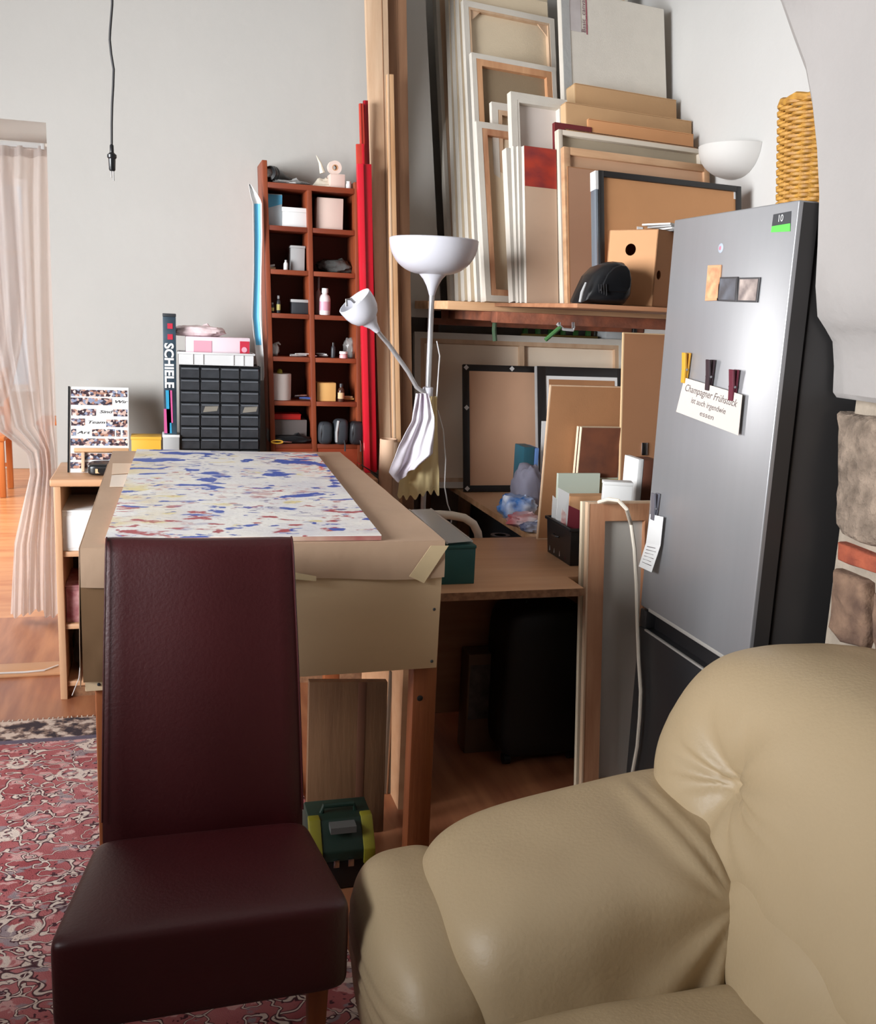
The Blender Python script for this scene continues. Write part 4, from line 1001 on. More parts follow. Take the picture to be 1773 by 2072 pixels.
RG = 'red painted boards standing at the shelf'
plank('red_board', 'widest crimson board in front of the red bundle', (738, 763), (722, 752), 955, 332, 3.99, 4.03, m=REDP, th=.018, zb=DZT + .001, group=RG, extra=(.0, .42, .012, mat('red_paint_bright', (214, 34, 52), .3)))
plank('red_board', 'mid-height worn red board behind the crimson one', (737, 752), (721, 737), 955, 291, 4.015, 4.06, m=REDP2, th=.014, zb=DZT + .001, group=RG, extra=(.7, 1.0, .003, REDP))
plank('red_board', 'tallest thin red strip of the bundle with a notched end', (746, 764), (727, 736), 955, 209, 4.035, 4.085, m=REDP2, th=.014, zb=DZT + .001, group=RG, extra=(.1, .4, .003, REDP2))
plank('red_board', 'darker red strip at the back of the bundle', (752, 766), (735, 745), 955, 203, 4.052, 4.105, m=mat('red_dark', (150, 24, 34), .45), th=.012, zb=DZT + .001, group=RG, extra=(.2, .5, .002, REDP))
t = thing('brush', 'dark thin stick leaning by the foot of the red boards', 'stick', at(745, 960, y=3.9)); q0, q1 = at(730, 940, y=3.92), at(764, 958, y=3.9)
q1.z = DZT + .005; MB().tube([q0, q0 + (q1 - q0) * .5, q1], [.002, .003, .003], 6).build('handle', BLACKINK, t); MB().tube([q0, q0 + (q0 - q1).normalized() * .02], [.003, .001], 6).build('tip', REDP, t)

WG = 'long pine boards leaning in the corner'
plank('pine_board', 'broad pale pine board rising out of view beside the red bundle', (768, 800), (738, 784), 900, -60, 4.03, 4.19, m=PINE, th=.03, zb=0.0, group=WG, extra=(.70, .74, .002, PINED))
plank('pine_board', 'slim pine batten in front of the broad pale board', (796, 812), (783, 797), 900, 150, 3.97, 4.10, m=wood('pine_mid', (212, 172, 132), (190, 142, 100), 'z'), th=.022, zb=0.0, group=WG, extra=(.0, .3, .002, PINE))
plank('pine_board', 'darker brown pine board standing behind the pale ones', (800, 836), (784, 822), 900, -60, 4.10, 4.225, m=PINED, th=.03, zb=0.0, group=WG, extra=(.45, .5, .002, PINED))  # browner pine than the boards before it
c = at(783, 1000, y=3.9); r = (at(801, 940, y=3.9)[0] - at(766, 940, y=3.9)[0]) / 2; z1 = at(783, 888, y=3.9)[2]
t = thing('kraft_roll', 'upright roll of brown kraft paper by the table corner', 'paper roll', (c.x, 3.9, 0))
MB().lathe([(r * .3, 0.001), (r, 0.001), (r, z1), (r * .86, z1), (r * .84, z1 - .02), (r * .3, z1 - .02), (r * .3, 0.001)], (c.x, 3.9, 0), seg=28).build('roll', mat('kraft_pale', (212, 176, 146), .7, var=.05, scale=4), t, smooth=True)
MB().sheet(lambda a_, b_: V((c.x + (r + .002 + .012 * a_) * math.cos(-1.2 + 1.0 * a_), 3.9 + (r + .002 + .012 * a_) * math.sin(-1.2 + 1.0 * a_), .02 + (z1 - .03) * b_)), 8, 4, .001).build('loose_edge', KRAFT, t, smooth=True)

# ------------------------------------------------------------------ floor lamp with reading arm
YL = 3.66
pc = at(877, 590, y=YL); cx = pc.x
zr, zc, zk = at(877, 485, y=YL)[2], at(877, 556, y=YL)[2], at(877, 598, y=YL)[2]
rb = (at(965, 487, y=YL)[0] - at(790, 487, y=YL)[0]) / 2; cx = (at(965, 487, y=YL)[0] + at(790, 487, y=YL)[0]) / 2
t = thing('floor_lamp', 'white torchiere floor lamp with a bendy reading arm', 'lamp', (cx, YL, 0))
hh = zr - zc; pr = []
for i in range(13):
    a = i / 12 * math.pi / 2; pr.append((.034 + (rb - .034) * math.sin(a) ** .9, zc + hh * (1 - math.cos(a)) ** 1.0))
o = [(r_, z_) for r_, z_ in pr]; inn = [(max(r_ - .004, .001), z_ + .003) for r_, z_ in pr][::-1]
MB().lathe(o + [(rb - .002, zr + .001)] + inn, (cx, YL, 0), seg=48).build('bowl_shade', LAMPW, t, smooth=True, ang=50)
MB().lathe([(.0, zk), (.011, zk), (.014, zk + .012), (.022, zk + .035), (.036, zk + .06), (.058, zc + .008), (.056, zc + .012), (0, zc + .012)], (cx, YL, 0), seg=28).build('cone', LAMPW, t, smooth=True, ang=50)
MB().tube([(cx, YL, .02), (cx, YL, zk + .004)], .0105, 14).build('pole', LAMPS, t, smooth=True)
MB().lathe([(0, 0.0005), (.14, 0.0005), (.142, .006), (.13, .018), (.03, .026), (.014, .04), (0, .04)], (cx, YL, 0), seg=36).build('base', LAMPW, t, smooth=True)
zj = at(850, 795, y=YL)[2]
MB().lathe([(.011, -.025), (.02, -.022), (.02, .022), (.011, .025)], (cx, YL, zj), seg=16).build('joint_collar', LAMPW, t, smooth=True)
A0 = V((cx - .016, YL - .012, zj)); pts = [A0] + [at(u, v, y=YL - .03 - .03 * k) for k, (u, v) in enumerate(((843, 783), (826, 752), (806, 724), (786, 696), (772, 680), (763, 668)))]
MB().tube(pts, .0085, 12).build('arm', LAMPS, t, smooth=True)
e = pts[-1]; axd = (at(727, 628, y=YL - .30) - e).normalized()
axd = (V((at(726, 622, y=e.y).x, e.y, at(726, 622, y=e.y).z)) - e).normalized(); axd = (axd + V((0, -.14, 0))).normalized()
shl = .135
MB().lathe([(0, -.006), (.010, -.006), (.012, .0), (.018, .022), (.030, .042), (.032, .05), (0, .05)], e, axd, 24).build('reading_cone', LAMPW, t, smooth=True, ang=50)
sp = [(.030, .046), (.046, .058), (.058, .078), (.064, .10), (.066, .125), (.0655, shl), (.062, shl), (.062, .125), (.060, .10), (.054, .08), (.042, .062), (.024, .052)]
MB().lathe(sp, e, axd, 32).build('reading_shade', LAMPW, t, smooth=True, ang=50)
MB().lathe([(0, .05), (.014, .05), (.014, .07), (.02, .085), (.024, .102), (.02, .118), (.01, .127), (0, .129)], e, axd, 16).build('bulb', mat('bulb', (236, 236, 232), .15), t, smooth=True)
ck = at(708, 618, y=(e + axd * shl).y)
MB().tube([ck + V((.03, 0, .0)), ck + V((.004, 0, .022)), ck + V((-.012, 0, .02)), ck + V((-.010, 0, -.004))], .005, 8).build('clip', CHROME, t, smooth=True)
pts = [at(u, v, y=YL - .01) for u, v in ((884, 690), (890, 720), (887, 760), (884, 805))]
MB().tube(pts, .0025, 6).build('cord', WHITE, t, smooth=True)
pts = [at(u, v, y=YL - .01) for u, v in ((886, 830), (897, 870), (902, 930), (900, 985), (906, 1020), (915, 1044))] + [V((cx + .08, YL + .02, .3)), V((cx + .09, YL + .05, .006))]
MB().tube(pts, .0025, 6).build('cord', WHITE, t, smooth=True)

# ---- rags hung over the lamp joint
def rag(name, label, poly_l, poly_r, v0, v1, y, m, folds, amp, ph, hemfn=None):
    def fn(a_, b_):
        v = v0 + (v1 - v0) * b_; l, r_ = pl(poly_l, v), pl(poly_r, v); u = l + (r_ - l) * a_
        if hemfn: v = v + hemfn(a_) * b_
        p = at(u, v, y=y); k = .25 + .75 * b_
        return p + V((0, -amp * k * math.sin(a_ * folds + ph + 1.2 * b_) - .4 * amp * math.sin(a_ * folds * 2.3 + b_ * 5) + .008 * fz(a_ * 4, b_ * 6, ph), 0))
    t = thing(name, label, 'cloth', at((pl(poly_l, v1) + pl(poly_r, v1)) / 2, v1, y=y))
    MB().sheet(fn, 44, 40, .0018).build('cloth', m, t, smooth=True, ang=80)
    MB().sheet(lambda a_, b_: fn(a_, .97 + .03 * b_) + V((0, -.002, 0)), 44, 2, .002).build('hem', m, t, smooth=True, ang=80)
    return t
rag('cleaning_rag', 'crumpled lilac white rag hanging from the floor lamp', ((795, 842), (850, 832), (900, 806), (955, 786), (972, 800)), ((795, 866), (850, 878), (910, 876), (935, 876), (972, 838)), 796, 968, YL - .055, RAGW, 8, .018, .4, lambda a_: -26 * max(0, a_ - .55) / .45 + 8 * math.sin(a_ * 7))
rag('cleaning_rag', 'yellow duster with a pinked hem hanging behind the lilac rag', ((800, 858), (850, 850), (930, 812), (1010, 803)), ((800, 884), (870, 886), (950, 890), (1010, 890)), 802, 1002, YL - .018, RAGY, 9, .010, 1.4, lambda a_: 5 * math.sin(a_ * 34) + 6 * math.sin(a_ * 6))

# ---- hanging lamp cable with plug
pts = [at(u, v, y=2.95) for u, v in ((228, -40), (227, 10), (223, 60), (222, 80), (225, 110), (230, 140), (229, 175), (227, 210), (226, 250), (226, 292))]
top = pts[0]; pts = [V((top.x + .004, 2.95, ZC)), V((top.x, 2.95, 2.8))] + pts
t = thing('pendant_cable', 'black cable with a bare plug dangling from the ceiling', 'cable', pts[-1])
MB().tube(pts, .0032, 8).build('cord', BLACKINK, t, smooth=True)
z0 = pts[-1].z; x0 = pts[-1].x
f = lambda dv: -dv * .00152
MB().lathe([(.003, 0), (.0052, f(2)), (.0056, f(14)), (.0125, f(18)), (.0125, f(23)), (.0095, f(25)), (.0085, f(44)), (.006, f(46)), (0, f(46))], (x0, 2.95, z0), seg=16).build('plug_body', BLACKP, t, smooth=True, ang=40)
for dx in (-.003, .003): MB().tube([(x0 + dx, 2.95, z0 + f(44)), (x0 + dx + .0005, 2.95, z0 + f(60 + dx * 900))], .0016, 8).build('prong', mat('dull_steel', (110, 108, 106), .4, metal=.6), t)

# ------------------------------------------------------------------ high storage shelf in the recess
ZU = 1.605
t = thing('storage_shelf', 'high plank shelf loaded with canvases and boxes', 'shelf', (1.7, 4.0, 1.5))
MB().box(1.12, XA - .005, 3.9, YR - .005, ZU - .036, ZU - .001).build('shelf_board', PINEX, t, bevel=.003)
xq = at(1168, 620, y=3.12)[0]
MB().prism([(xq, 3.12, ZU - .016), (XA - .005, 3.12, ZU - .016), (XA - .005, 3.895, ZU - .016), (at(1000, 634, y=3.895)[0], 3.895, ZU - .016)], (0, 0, .015)).build('shelf_board', wood('shelf_brown', (176, 126, 92), (150, 100, 70), 'x'), t, bevel=.002)
MB().box(at(1002, 645, y=3.6)[0], XA - .005, 3.58, 3.65, 1.525, ZU - .037).build('support_beam', RUST, t, bevel=.004)
MB().box(1.2, XA - .005, 4.45, 4.52, 1.50, ZU - .037).build('support_beam', RUST, t, bevel=.004)
for x in (1.30, 2.2): MB().box(x, x + .05, 4.85, 4.93, 0, ZU - .037).build('upright', PINED, t, bevel=.003)
MB().box(1.28, 1.33, 3.66, 4.44, 1.53, ZU - .037).build('cross_beam', RUST, t, bevel=.003)

A10 = R(10)
SG = 'tall blank canvases stacked at the shelf end'
for i, (bl, tl, Y, lb) in enumerate((((906, 612), (873, -45), 4.37, 'rearmost tall canvas of the stack, its cream border showing'), ((921, 612), (899, -40), 4.30, 'second tall canvas edge in the white stack'), ((934, 611), (909, -34), 4.25, 'third tall canvas edge in the white stack'), ((947, 611), (920, -26), 4.205, 'fourth tall canvas edge, right behind the stretcher back'))):
    canvas('tall_canvas', lb, Panel(bl, tl, 1100, Y, A10, ZU), th=.034, back=(i == 0), cloth=CLOTHW, inner=CLOTHC, group=SG)
canvas('canvas_back', 'tall canvas turned around showing pine stretcher and corner gussets', Panel((961, 611), (932, 4), 1116, 4.15, R(11.5), ZU), th=.022, inner=CLOTHC, wedge=True, bar=.036, fold=.026)
canvas('canvas_back', 'mid-height canvas back with dull linen and red pine stretcher', Panel((973, 611), (949, 110), 1119, 4.09, R(11.5), ZU), th=.022, inner=CLOTHG, bar=.05, fold=.022, barmat=wood('pine_red', (216, 166, 124), (194, 140, 100), 'z'))
canvas('canvas_back', 'small canvas corner peeking between taller ones', Panel((1004, 611), (990, 209), 1075, 4.035, A10, ZU), th=.02, inner=CLOTHC, fold=.03, bar=.05)
canvas('canvas_back', 'narrow canvas back with a knotty stretcher in front of the stack', Panel((978, 611), (958, 249), 1092, 3.98, R(11), ZU), th=.024, inner=CLOTHC, fold=.026, bar=.052, barmat=wood('pine_knotty', (206, 158, 122), (168, 112, 80), 'z'))
canvas('canvas_back', 'white primed canvas back standing before the knotty one', Panel((1040, 611), (1026, 190), 1140, 3.92, A10, ZU), th=.03, inner=mat('primed_white', (222, 212, 206), .9, var=.03), fold=.03, bar=.04, barmat=CLOTHW)
WGp = 'small white canvases on the shelf'
canvas('small_canvas', 'front white canvas edge of the short shelf stack', Panel((1030, 612), (1016, 305), 1110, 3.87, R(9), ZU), th=.036, back=False, group=WGp)
canvas('small_canvas', 'middle white canvas edge of the short shelf stack', Panel((1044, 612), (1034, 298), 1114, 3.82, R(9), ZU), th=.022, back=False, group=WGp)
canvas('small_canvas', 'slim white canvas edge against the red-topped board', Panel((1052, 612), (1045, 297), 1116, 3.79, R(9), ZU), th=.016, back=False, group=WGp)
p = Panel((1062, 612), (1056, 297), 1121, 3.755, R(9), ZU)
t = canvas('painted_canvas', 'canvas with a red painted top above a bare beige field', p, th=.018, back=False, inner=mat('bare_board', (198, 170, 146), .85, var=.04))
p.bx(MB(), .001, p.w - .001, p.h * .745, p.h - .001, .018, .0192).build('red_painted_area', mat('red_abstract', (186, 60, 36), .6, rgb2=(120, 40, 44), scale=9, stretch=(1, 1, 1.6)), t)
p = Panel((1150, 611), (1127, -20), 1335, 4.09, A10, ZU)
t = canvas('large_canvas', 'large blank canvas in shrink film with a printed corner label', p, th=.03, back=False)
p.bx(MB(), .035, .10, p.h - .18, p.h, .031, .0316).build('film_label', mat('label_grey', (176, 166, 166), .5, rgb2=(206, 200, 198), scale=6), t)
p.bx(MB(), .128, .133, p.h - .185, p.h, .031, .0318).build('label_rule', mat('label_plum', (150, 60, 80), .5), t)
text('Basic_canvas', p.L(.114, p.h - .18, .0318), p.v, -p.u, .03, mat('label_ink', (110, 70, 84), .5), t, 'lettering')
t2 = MB(); p.bx(t2, .0, .04, .02, p.h, .031, .0335); t2.build('film_fold', FILM, t)
ee = MB().sheet(lambda a_, b_: p.L(p.w + .004 * a_ + .010 * a_ * fz(0, b_ * 14, 1), p.h * (1 - b_ * .6), .03 * (1 - a_)), 4, 30, .001); ee.build('film_edge', FILM, t, smooth=True, ang=70)
canvas('canvas_back', 'pine stretcher top showing above the large blank canvas', Panel((1190, 611), (1172, -60), 1264, 4.42, A10, ZU), th=.02, inner=CLOTHC)

# cartons and frames further along the shelf
def tilted_carton(name, label, p, dep, m, endm=None, flap=True, cat='box'):
    t = thing(name, label, cat, p.P0); p.bx(MB(), 0, p.w, 0, p.h, -dep, 0).build('body', m, t, bevel=.003)
    p.bx(MB(), -.002, 0, .002, p.h - .002, -dep + .002, -.002).build('end_flap', endm or m, t)
    p.bx(MB(), .0, p.w, p.h, p.h + .003, -dep, -dep * .48).build('top_flap', m, t); p.bx(MB(), .0, p.w, p.h, p.h + .003, -dep * .44, 0).build('top_flap', m, t)
    return t
tilted_carton('long_carton', 'tallest brown carton standing behind the frames', Panel((1178, 611), (1164, 169), 1369, 4.0, A10, ZU), .075, CARD, CARDL)
tilted_carton('long_carton', 'second brown carton in front of the tallest one', Panel((1156, 611), (1146, 207), 1400, 3.9, R(9.5), ZU), .085, CARD, CARDL)
tilted_carton('flat_carton', 'orange tan flattened carton leaning on the long cartons', Panel((1198, 611), (1192, 241), 1404, 3.855, A10, ZU), .015, mat('carton_orange', (206, 148, 100), .8, var=.04))
board('corrugated_board', 'corrugated sheet with a dark fluted top edge', Panel((1150, 611), (1142, 261), 1408, 3.83, A10, ZU), .008, CARDD, edge=mat('flute_edge', (120, 84, 56), .9, rgb2=(80, 54, 38), scale=120))
canvas('dark_canvas', 'canvas with dark red edges wedged beside the frames', Panel((1125, 611), (1118, 250), 1192, 3.84, A10, ZU), th=.02, back=False, cloth=mat('dark_red_edge', (110, 30, 34), .7))
frame('picture_frame', 'grey white wooden frame seen from behind above the others', Panel((1132, 612), (1122, 266), 1414, 3.765, R(9.5), ZU), th=.03, bar=.02, fm=mat('frame_greige', (214, 202, 186), .6), back=mat('linen_taupe', (170, 156, 134), .9, var=.08), lipz=.022)  # backing in a muted linen tone
frame('picture_frame', 'pale pine frame holding a brown backing board', Panel((1142, 612), (1134, 300), 1428, 3.71, R(9), ZU), th=.026, bar=.03, fm=wood('frame_pine', (208, 168, 130), (184, 140, 104), 'x'), back=HARDL, lipz=.012)
t = board('hardboard_sheet', 'brown hardboard sheet between the pine and black frames', Panel((1152, 612), (1147, 337), 1398, 3.675, R(9), ZU), .006, mat('hardboard_rose', (176, 134, 106), .75, var=.05), edge=HARD)
p = Panel((1206, 612), (1202, 349), 1489, 3.46, R(7.5), ZU)
t = frame('picture_frame', 'black frame with a tan backing standing behind the carton', p, th=.034, bar=.022, back=mat('tan_backing', (196, 142, 96), .8, var=.04), lipz=.010)
p.bx(MB(), -.012, -.001, 0, p.h - .004, -.006, .03).build('side_moulding', mat('silver_moulding', (150, 160, 172), .3, metal=.6), t, bevel=.002)
p.bx(MB(), -.0125, -.0005, p.h - .07, p.h - .002, -.0065, .0305).build('paper_sleeve', PAPER, t)
q = Panel((1268, 500), (1268, 456), 1278, 3.42, R(7.5)); p.bx(MB(), p.w * .26, p.w * .3, p.h * .53, p.h * .61, .024, .0255).build('hanger_tape', PAPER, t)
p.bx(MB(), p.w * .955, p.w * .975, p.h * .9, p.h * .955, .024, .0255).build('corner_tab', PAPER, t)

# carton with finger holes
c0 = at(1320, 618, y=3.2); c0.z = ZU; l0 = at(1222, 618, y=3.36); l0.z = ZU; e1 = (l0 - c0); e2 = V((-e1.y, e1.x, 0)).normalized()
if e2.x < 0: e2 = -e2
e2 = e2 * .15; hz = at(1320, 462, y=3.2)[2] - ZU
t = thing('handled_carton', 'tan carton with round finger holes on the shelf end', 'box', c0)
def wall_with_hole(o, a, h, holes, th):
    """upright wall o + a, height h, with round holes (fa, fz, r); built as ring segments around each hole"""
    L_ = a.length; au = a.normalized(); n = V((-au.y, au.x, 0)); m = MB()
    fa, fzv, r = holes; cx_, cz_ = L_ * fa, h * fzv
    N_ = 32; ring = [(cx_ + r * math.cos(i * 2 * math.pi / N_), cz_ + r * math.sin(i * 2 * math.pi / N_)) for i in range(N_)]
    out = []
    for i in range(N_):
        dx, dz = math.cos(i * 2 * math.pi / N_), math.sin(i * 2 * math.pi / N_); tt = 9
        if dx > 1e-6: tt = min(tt, (L_ - cx_) / dx)
        if dx < -1e-6: tt = min(tt, -cx_ / dx)
        if dz > 1e-6: tt = min(tt, (h - cz_) / dz)
        if dz < -1e-6: tt = min(tt, -cz_ / dz)
        out.append((cx_ + dx * tt, cz_ + dz * tt))
    for cxx, czz in ((0, 0), (L_, 0), (L_, h), (0, h)):
        i = min(range(N_), key=lambda k: (out[k][0] - cxx) ** 2 + (out[k][1] - czz) ** 2); out[i] = (cxx, czz)
    for off in (0, th):
        for (x_, z_) in ring + out: m.v.append(o + au * x_ + V((0, 0, z_)) + n * off)
    K_ = 2 * N_
    for i in range(N_):
        j = (i + 1) % N_; m.f += [(i, j, N_ + j, N_ + i), (K_ + i, K_ + N_ + i, K_ + N_ + j, K_ + j), (i, K_ + i, K_ + j, j), (N_ + i, N_ + j, K_ + N_ + j, K_ + N_ + i)]
    return m
a = l0 - c0
n1 = V((-a.normalized().y, a.normalized().x, 0)); th = .004 if n1.dot(e2) > 0 else -.004
wall_with_hole(c0, a, hz, (.53, .74, .021), th).build('side_wall', CARDD, t)
wall_with_hole(c0 + e2, a, hz, (.53, .74, .021), -th).build('side_wall', CARDD, t)
wall_with_hole(c0 + a.normalized() * .0, e2, hz, (.2, .42, .016), -.004 if V((-e2.y, e2.x, 0)).dot(a) < 0 else .004).build('side_wall', mat('carton_painted_shade', (176, 124, 84), .85), t)  # darker copy of the tan card paints shade on this face
wall_with_hole(c0 + a, e2, hz, (.5, .42, .016), .004 if V((-e2.y, e2.x, 0)).dot(a) < 0 else -.004).build('side_wall', CARDD, t)
MB().obox(c0 + V((0, 0, .001)), a, e2, V((0, 0, .004))).build('bottom', CARDD, t)
MB().obox(c0 + a * .5 + V((0, 0, hz - .003)), a * .5, e2, V((0, 0, .003))).build('top_flap', CARDD, t); MB().obox(c0 + V((0, 0, hz - .003)), a * .495, e2, V((0, 0, .003))).build('top_flap', CARDD, t)
q = at(1350, 466, y=3.32)
t = thing('paper_stack', 'loose white papers lying on the tan handled carton', 'papers', (q.x, q.y, ZU + hz + .001))
for i in range(4):
    a_ = R(12 * i - 8); u_ = V((math.cos(a_), math.sin(a_), 0)); w_ = V((-math.sin(a_), math.cos(a_), 0)); MB().obox(V((q.x - .02 - .004 * i, q.y - .08, ZU + hz + .001 + .007 * i)), u_ * .09, w_ * .12, V((0, 0, .006))).build('sheet', PAPER if i % 2 else GREYC, t)

# black moulded visor thing
yv = 3.13; ol = [(1180, 613), (1190, 590), (1206, 556), (1226, 536), (1250, 528), (1268, 530), (1279, 545), (1284, 575), (1281, 600), (1268, 614)]
t = thing('machine_cover', 'black moulded plastic machine cover with vent slits on the shelf', 'cover', (at(1230, 612, y=yv).x, yv, ZU))
pts = [at(u, v, y=yv) for u, v in ol]; cxx = sum((p_.x for p_ in pts)) / len(pts); czz = sum((p_.z for p_ in pts)) / len(pts)
for p_ in pts:
    if p_.z < ZU + .012: p_.z = ZU + .001
m = MB(); lv = ((.55, -.006), (.80, .0), (.93, .012), (1.0, .035), (1.0, .09), (.94, .13), (.6, .15)); k = len(pts)
for s, dy in lv:
    for p_ in pts: m.v.append(V((cxx + (p_.x - cxx) * s, yv + dy, max(ZU + .001, czz + (p_.z - czz) * s))))
for l in range(len(lv) - 1):
    for i in range(k): a_, b_ = l * k + i, l * k + (i + 1) % k; m.f.append((a_, b_, b_ + k, a_ + k))
m.f.append(tuple(range(k))); m.f.append(tuple((len(lv) - 1) * k + i for i in range(k)))
m.build('shell', BLACKP, t, smooth=True, ang=50)
pts2 = [V((cxx + (p_.x - cxx) * .62 + .012, yv - .012, czz + (p_.z - czz) * .62 + .012)) for p_ in pts]
MB().prism(pts2, (0, .012, 0)).build('raised_panel', BLACKP, t, bevel=.005, seg=3)
for i in range(4):
    q0, q1 = at(1212 + 5 * i, 575, y=yv - .015), at(1213 + 5 * i, 592 + 2 * i, y=yv - .014); MB().tube([q0, q1], .0018, 6).build('vent_slit', BLACKINK, t)
MB().tube([at(1186, 572, y=yv - .006), at(1178, 592, y=yv - .01), at(1174, 611, y=yv - .006)], [.004, .006, .005], 8).build('lever', GREYC, t, smooth=True)

# ---- clutter hung under the shelf
t = thing('green_clamp', 'green bar clamp hanging under the high shelf', 'clamp', at(1130, 670, y=3.5))
MB().tube([at(1104, 688, y=3.5), at(1134, 662, y=3.5)], .0085, 8).build('bar', GREEN, t, smooth=True)
MB().tube([at(1128, 655, y=3.5), at(1140, 666, y=3.5), at(1160, 668, y=3.5), at(1162, 660, y=3.5)], .006, 8).build('jaw', GREYC, t, smooth=True)
for u in (1132, 1160): MB().tube([at(u, 652, y=3.5), at(u, 664, y=3.5)], .006, 8).build('screw', CHROME, t, smooth=True)
t = thing('green_hose', 'dull green hose end hanging in the dark under the shelf', 'hose', at(1005, 690, y=4.0))
for nm, u, vt, vb, yy_, m_ in (('hose', 1002, 645, 690, 4.0, GREEN),):
    MB().tube([at(u, vt, y=yy_), at(u - 2, (vt + vb) / 2, y=yy_), at(u, vb, y=yy_)], .01, 8).build('hose', mat('dull_green', (60, 84, 58), .6), t, smooth=True)
    MB().lathe([(.0, -.012), (.016, -.012), (.016, .012), (0, .012)], at(u, vt, y=yy_), seg=12).build('cap', DARKG, t, smooth=True)
GL = mat('green_glossy', (52, 96, 44), .3)
zc_ = .8
for u0, u1, vt, nm, lb in ((1150, 1180, 676, 'crate', 'dark green crate on the counter behind the canvases'),):
    a, b = at(1060, 690, y=4.62)[0], at(1215, 690, y=4.62)[0]
    t = thing('green_crate', lb, 'crate', ((a + b) / 2, 4.7, .72)); zt_ = at(1140, 668, y=4.62)[2]
    MB().box(a, b, 4.67, 4.82, .721, zt_ - .06).build('body', GL, t, bevel=.004)
    for i in range(6): MB().box(a + (b - a) * (i + .2) / 6, a + (b - a) * (i + .55) / 6, 4.67, 4.69, zt_ - .06, zt_ + .02 * (i % 2)).build('post', GL, t, bevel=.002)
    MB().box(a, b, 4.65, 4.67, zt_ - .045, zt_ - .025).build('rim', mat('ochre_rim', (120, 96, 40), .6), t, bevel=.002)
a, b = at(1226, 690, y=4.6)[0], at(1266, 690, y=4.6)[0]
carton('white_box', 'white box standing under the shelf beside the green crate', a, b, 4.6, 4.75, .721, at(1246, 662, y=4.6)[2], mat('cool_white', (206, 210, 212), .6), cat='box')
a, b = at(1273, 690, y=4.45)[0], at(1291, 690, y=4.45)[0]
bottle('green_canister', 'mint green canister in the shelf corner', ((a + b) / 2, 4.45, .721), (b - a) / 2, at(1282, 658, y=4.45)[2] - .721, mat('mint', (120, 176, 140), .4), BLACKP)

# ------------------------------------------------------------------ counter behind the desk, with frames leaning on it
ZK = .72
t = thing('counter', 'pale counter board running back along the recess', 'counter', (1.75, 3.8, 0))
MB().box(1.366, XA - .005, 3.435, 4.85, ZK - .026, ZK).build('top_board', mat('counter_beech', (212, 172, 136), .45, var=.05, scale=4), t, bevel=.003)
MB().box(1.3655, 1.368, 3.435, 4.85, ZK - .0255, ZK - .0005).build('edge_band', PINEX, t)
for x, y in ((1.42, 3.5), (1.42, 4.55), (2.2, 3.5), (2.2, 4.55)): MB().box(x, x + .05, y, y + .05, 0, ZK - .026).build('leg', PINED, t, bevel=.003)
MB().box(1.49, 1.51, 3.5, 4.6, .05, ZK - .026).build('side_panel', DARKG, t)

Yq = at(837, 988, z=ZK).y
canvas('canvas_back', 'wide canvas back with a central cross bar under the shelf', Panel((838, 988), (836, 673), 1258, Yq, R(-1.5), ZK), th=.03, inner=mat('canvas_blush', (238, 220, 198), .9, var=.03), fold=.03, bar=.05, cross=(.5,))
frame('picture_frame', 'black frame seen from behind with white corner clips', Panel((937, 998), (935, 738), 1092, Yq - .10, 0, ZK), th=.02, bar=.03, clips=True, back=mat('kraft_backing', (206, 164, 134), .75, var=.04))
p = Panel((1086, 1010), (1083, 742), 1262, Yq - .16, 0, ZK)
t = frame('picture_frame', 'wide black frame with a white mount behind the hardboard', p, th=.024, bar=.045, back=PAPER, lipz=.004)
p.bx(MB(), .062, p.w - .06, .06, p.h - .062, .018, .0215).build('picture', HARD, t); p.bx(MB(), -.004, 0, 0, p.h, .0, .026).build('side_moulding', GREYC, t)
Yx = at(1085, 1090, z=.72).y
board('hardboard_sheet', 'tall brown hardboard leaning at the back of the desk', Panel((1085, 1090), (1112, 778), 1262, Yx, 0, .721), .012, HARD, edge=PINE)
board('white_offcut', 'white strip of board tucked behind the tall hardboard', Panel((1092, 1000), (1096, 852), 1120, Yq - .3, 0, ZK), .006, PAPER)
GC = 'small brown-faced canvases on the desk'
for i, (u, d) in enumerate(((1168, 3.2), (1174, 3.165))):
    canvas('small_canvas_board', ('rear' if i == 0 else 'front') + ' small brown-faced canvas with pale pine edges on the desk', Panel((u - 22, 1112), (u, 862 + i), 1256, d + .165, 0, .721), th=.018, back=False, cloth=CLOTHC, inner=mat('rust_brown', (116, 66, 42), .7, rgb2=(92, 52, 36), scale=14), group=GC, cat='canvas')
p = Panel((1248, 1105), (1259, 673), 1352, 3.25, 0, .721)
t = board('brown_board_sheet', 'tall plain brown panel leaning beside the fridge', p, .012, mat('brown_laminate', (158, 112, 80), .5, var=.05), edge=CARDL)
p.bx(MB(), .085, .108, p.h * .43, p.h * .49, .012, .018).build('metal_hook', CHROME, t, bevel=.002)
carton('thin_book', 'thin white-edged book wedged by the brown panel', at(1290, 960, y=3.08)[0], at(1301, 960, y=3.08)[0], 3.08, 3.19, .721, at(1295, 931, y=3.08)[2], PAPER, cat='book')
carton('brown_book', 'dark brown book beside the white-edged one', at(1302, 960, y=3.08)[0], at(1330, 960, y=3.08)[0], 3.08, 3.16, .721, at(1310, 932, y=3.08)[2], mat('book_brown', (96, 56, 40), .6), cat='book')
board('pale_board', 'pale grey green board standing in the desk carton', Panel((1122, 1085), (1127, 957), 1211, 3.275, 0, .725), .016, GREENC, edge=GREENC)
board('pale_board', 'yellowish board tucked right behind the pale green one', Panel((1190, 1085), (1196, 966), 1252, 3.30, 0, .725), .012, mat('pale_olive', (170, 160, 118), .8), edge=GREENC)

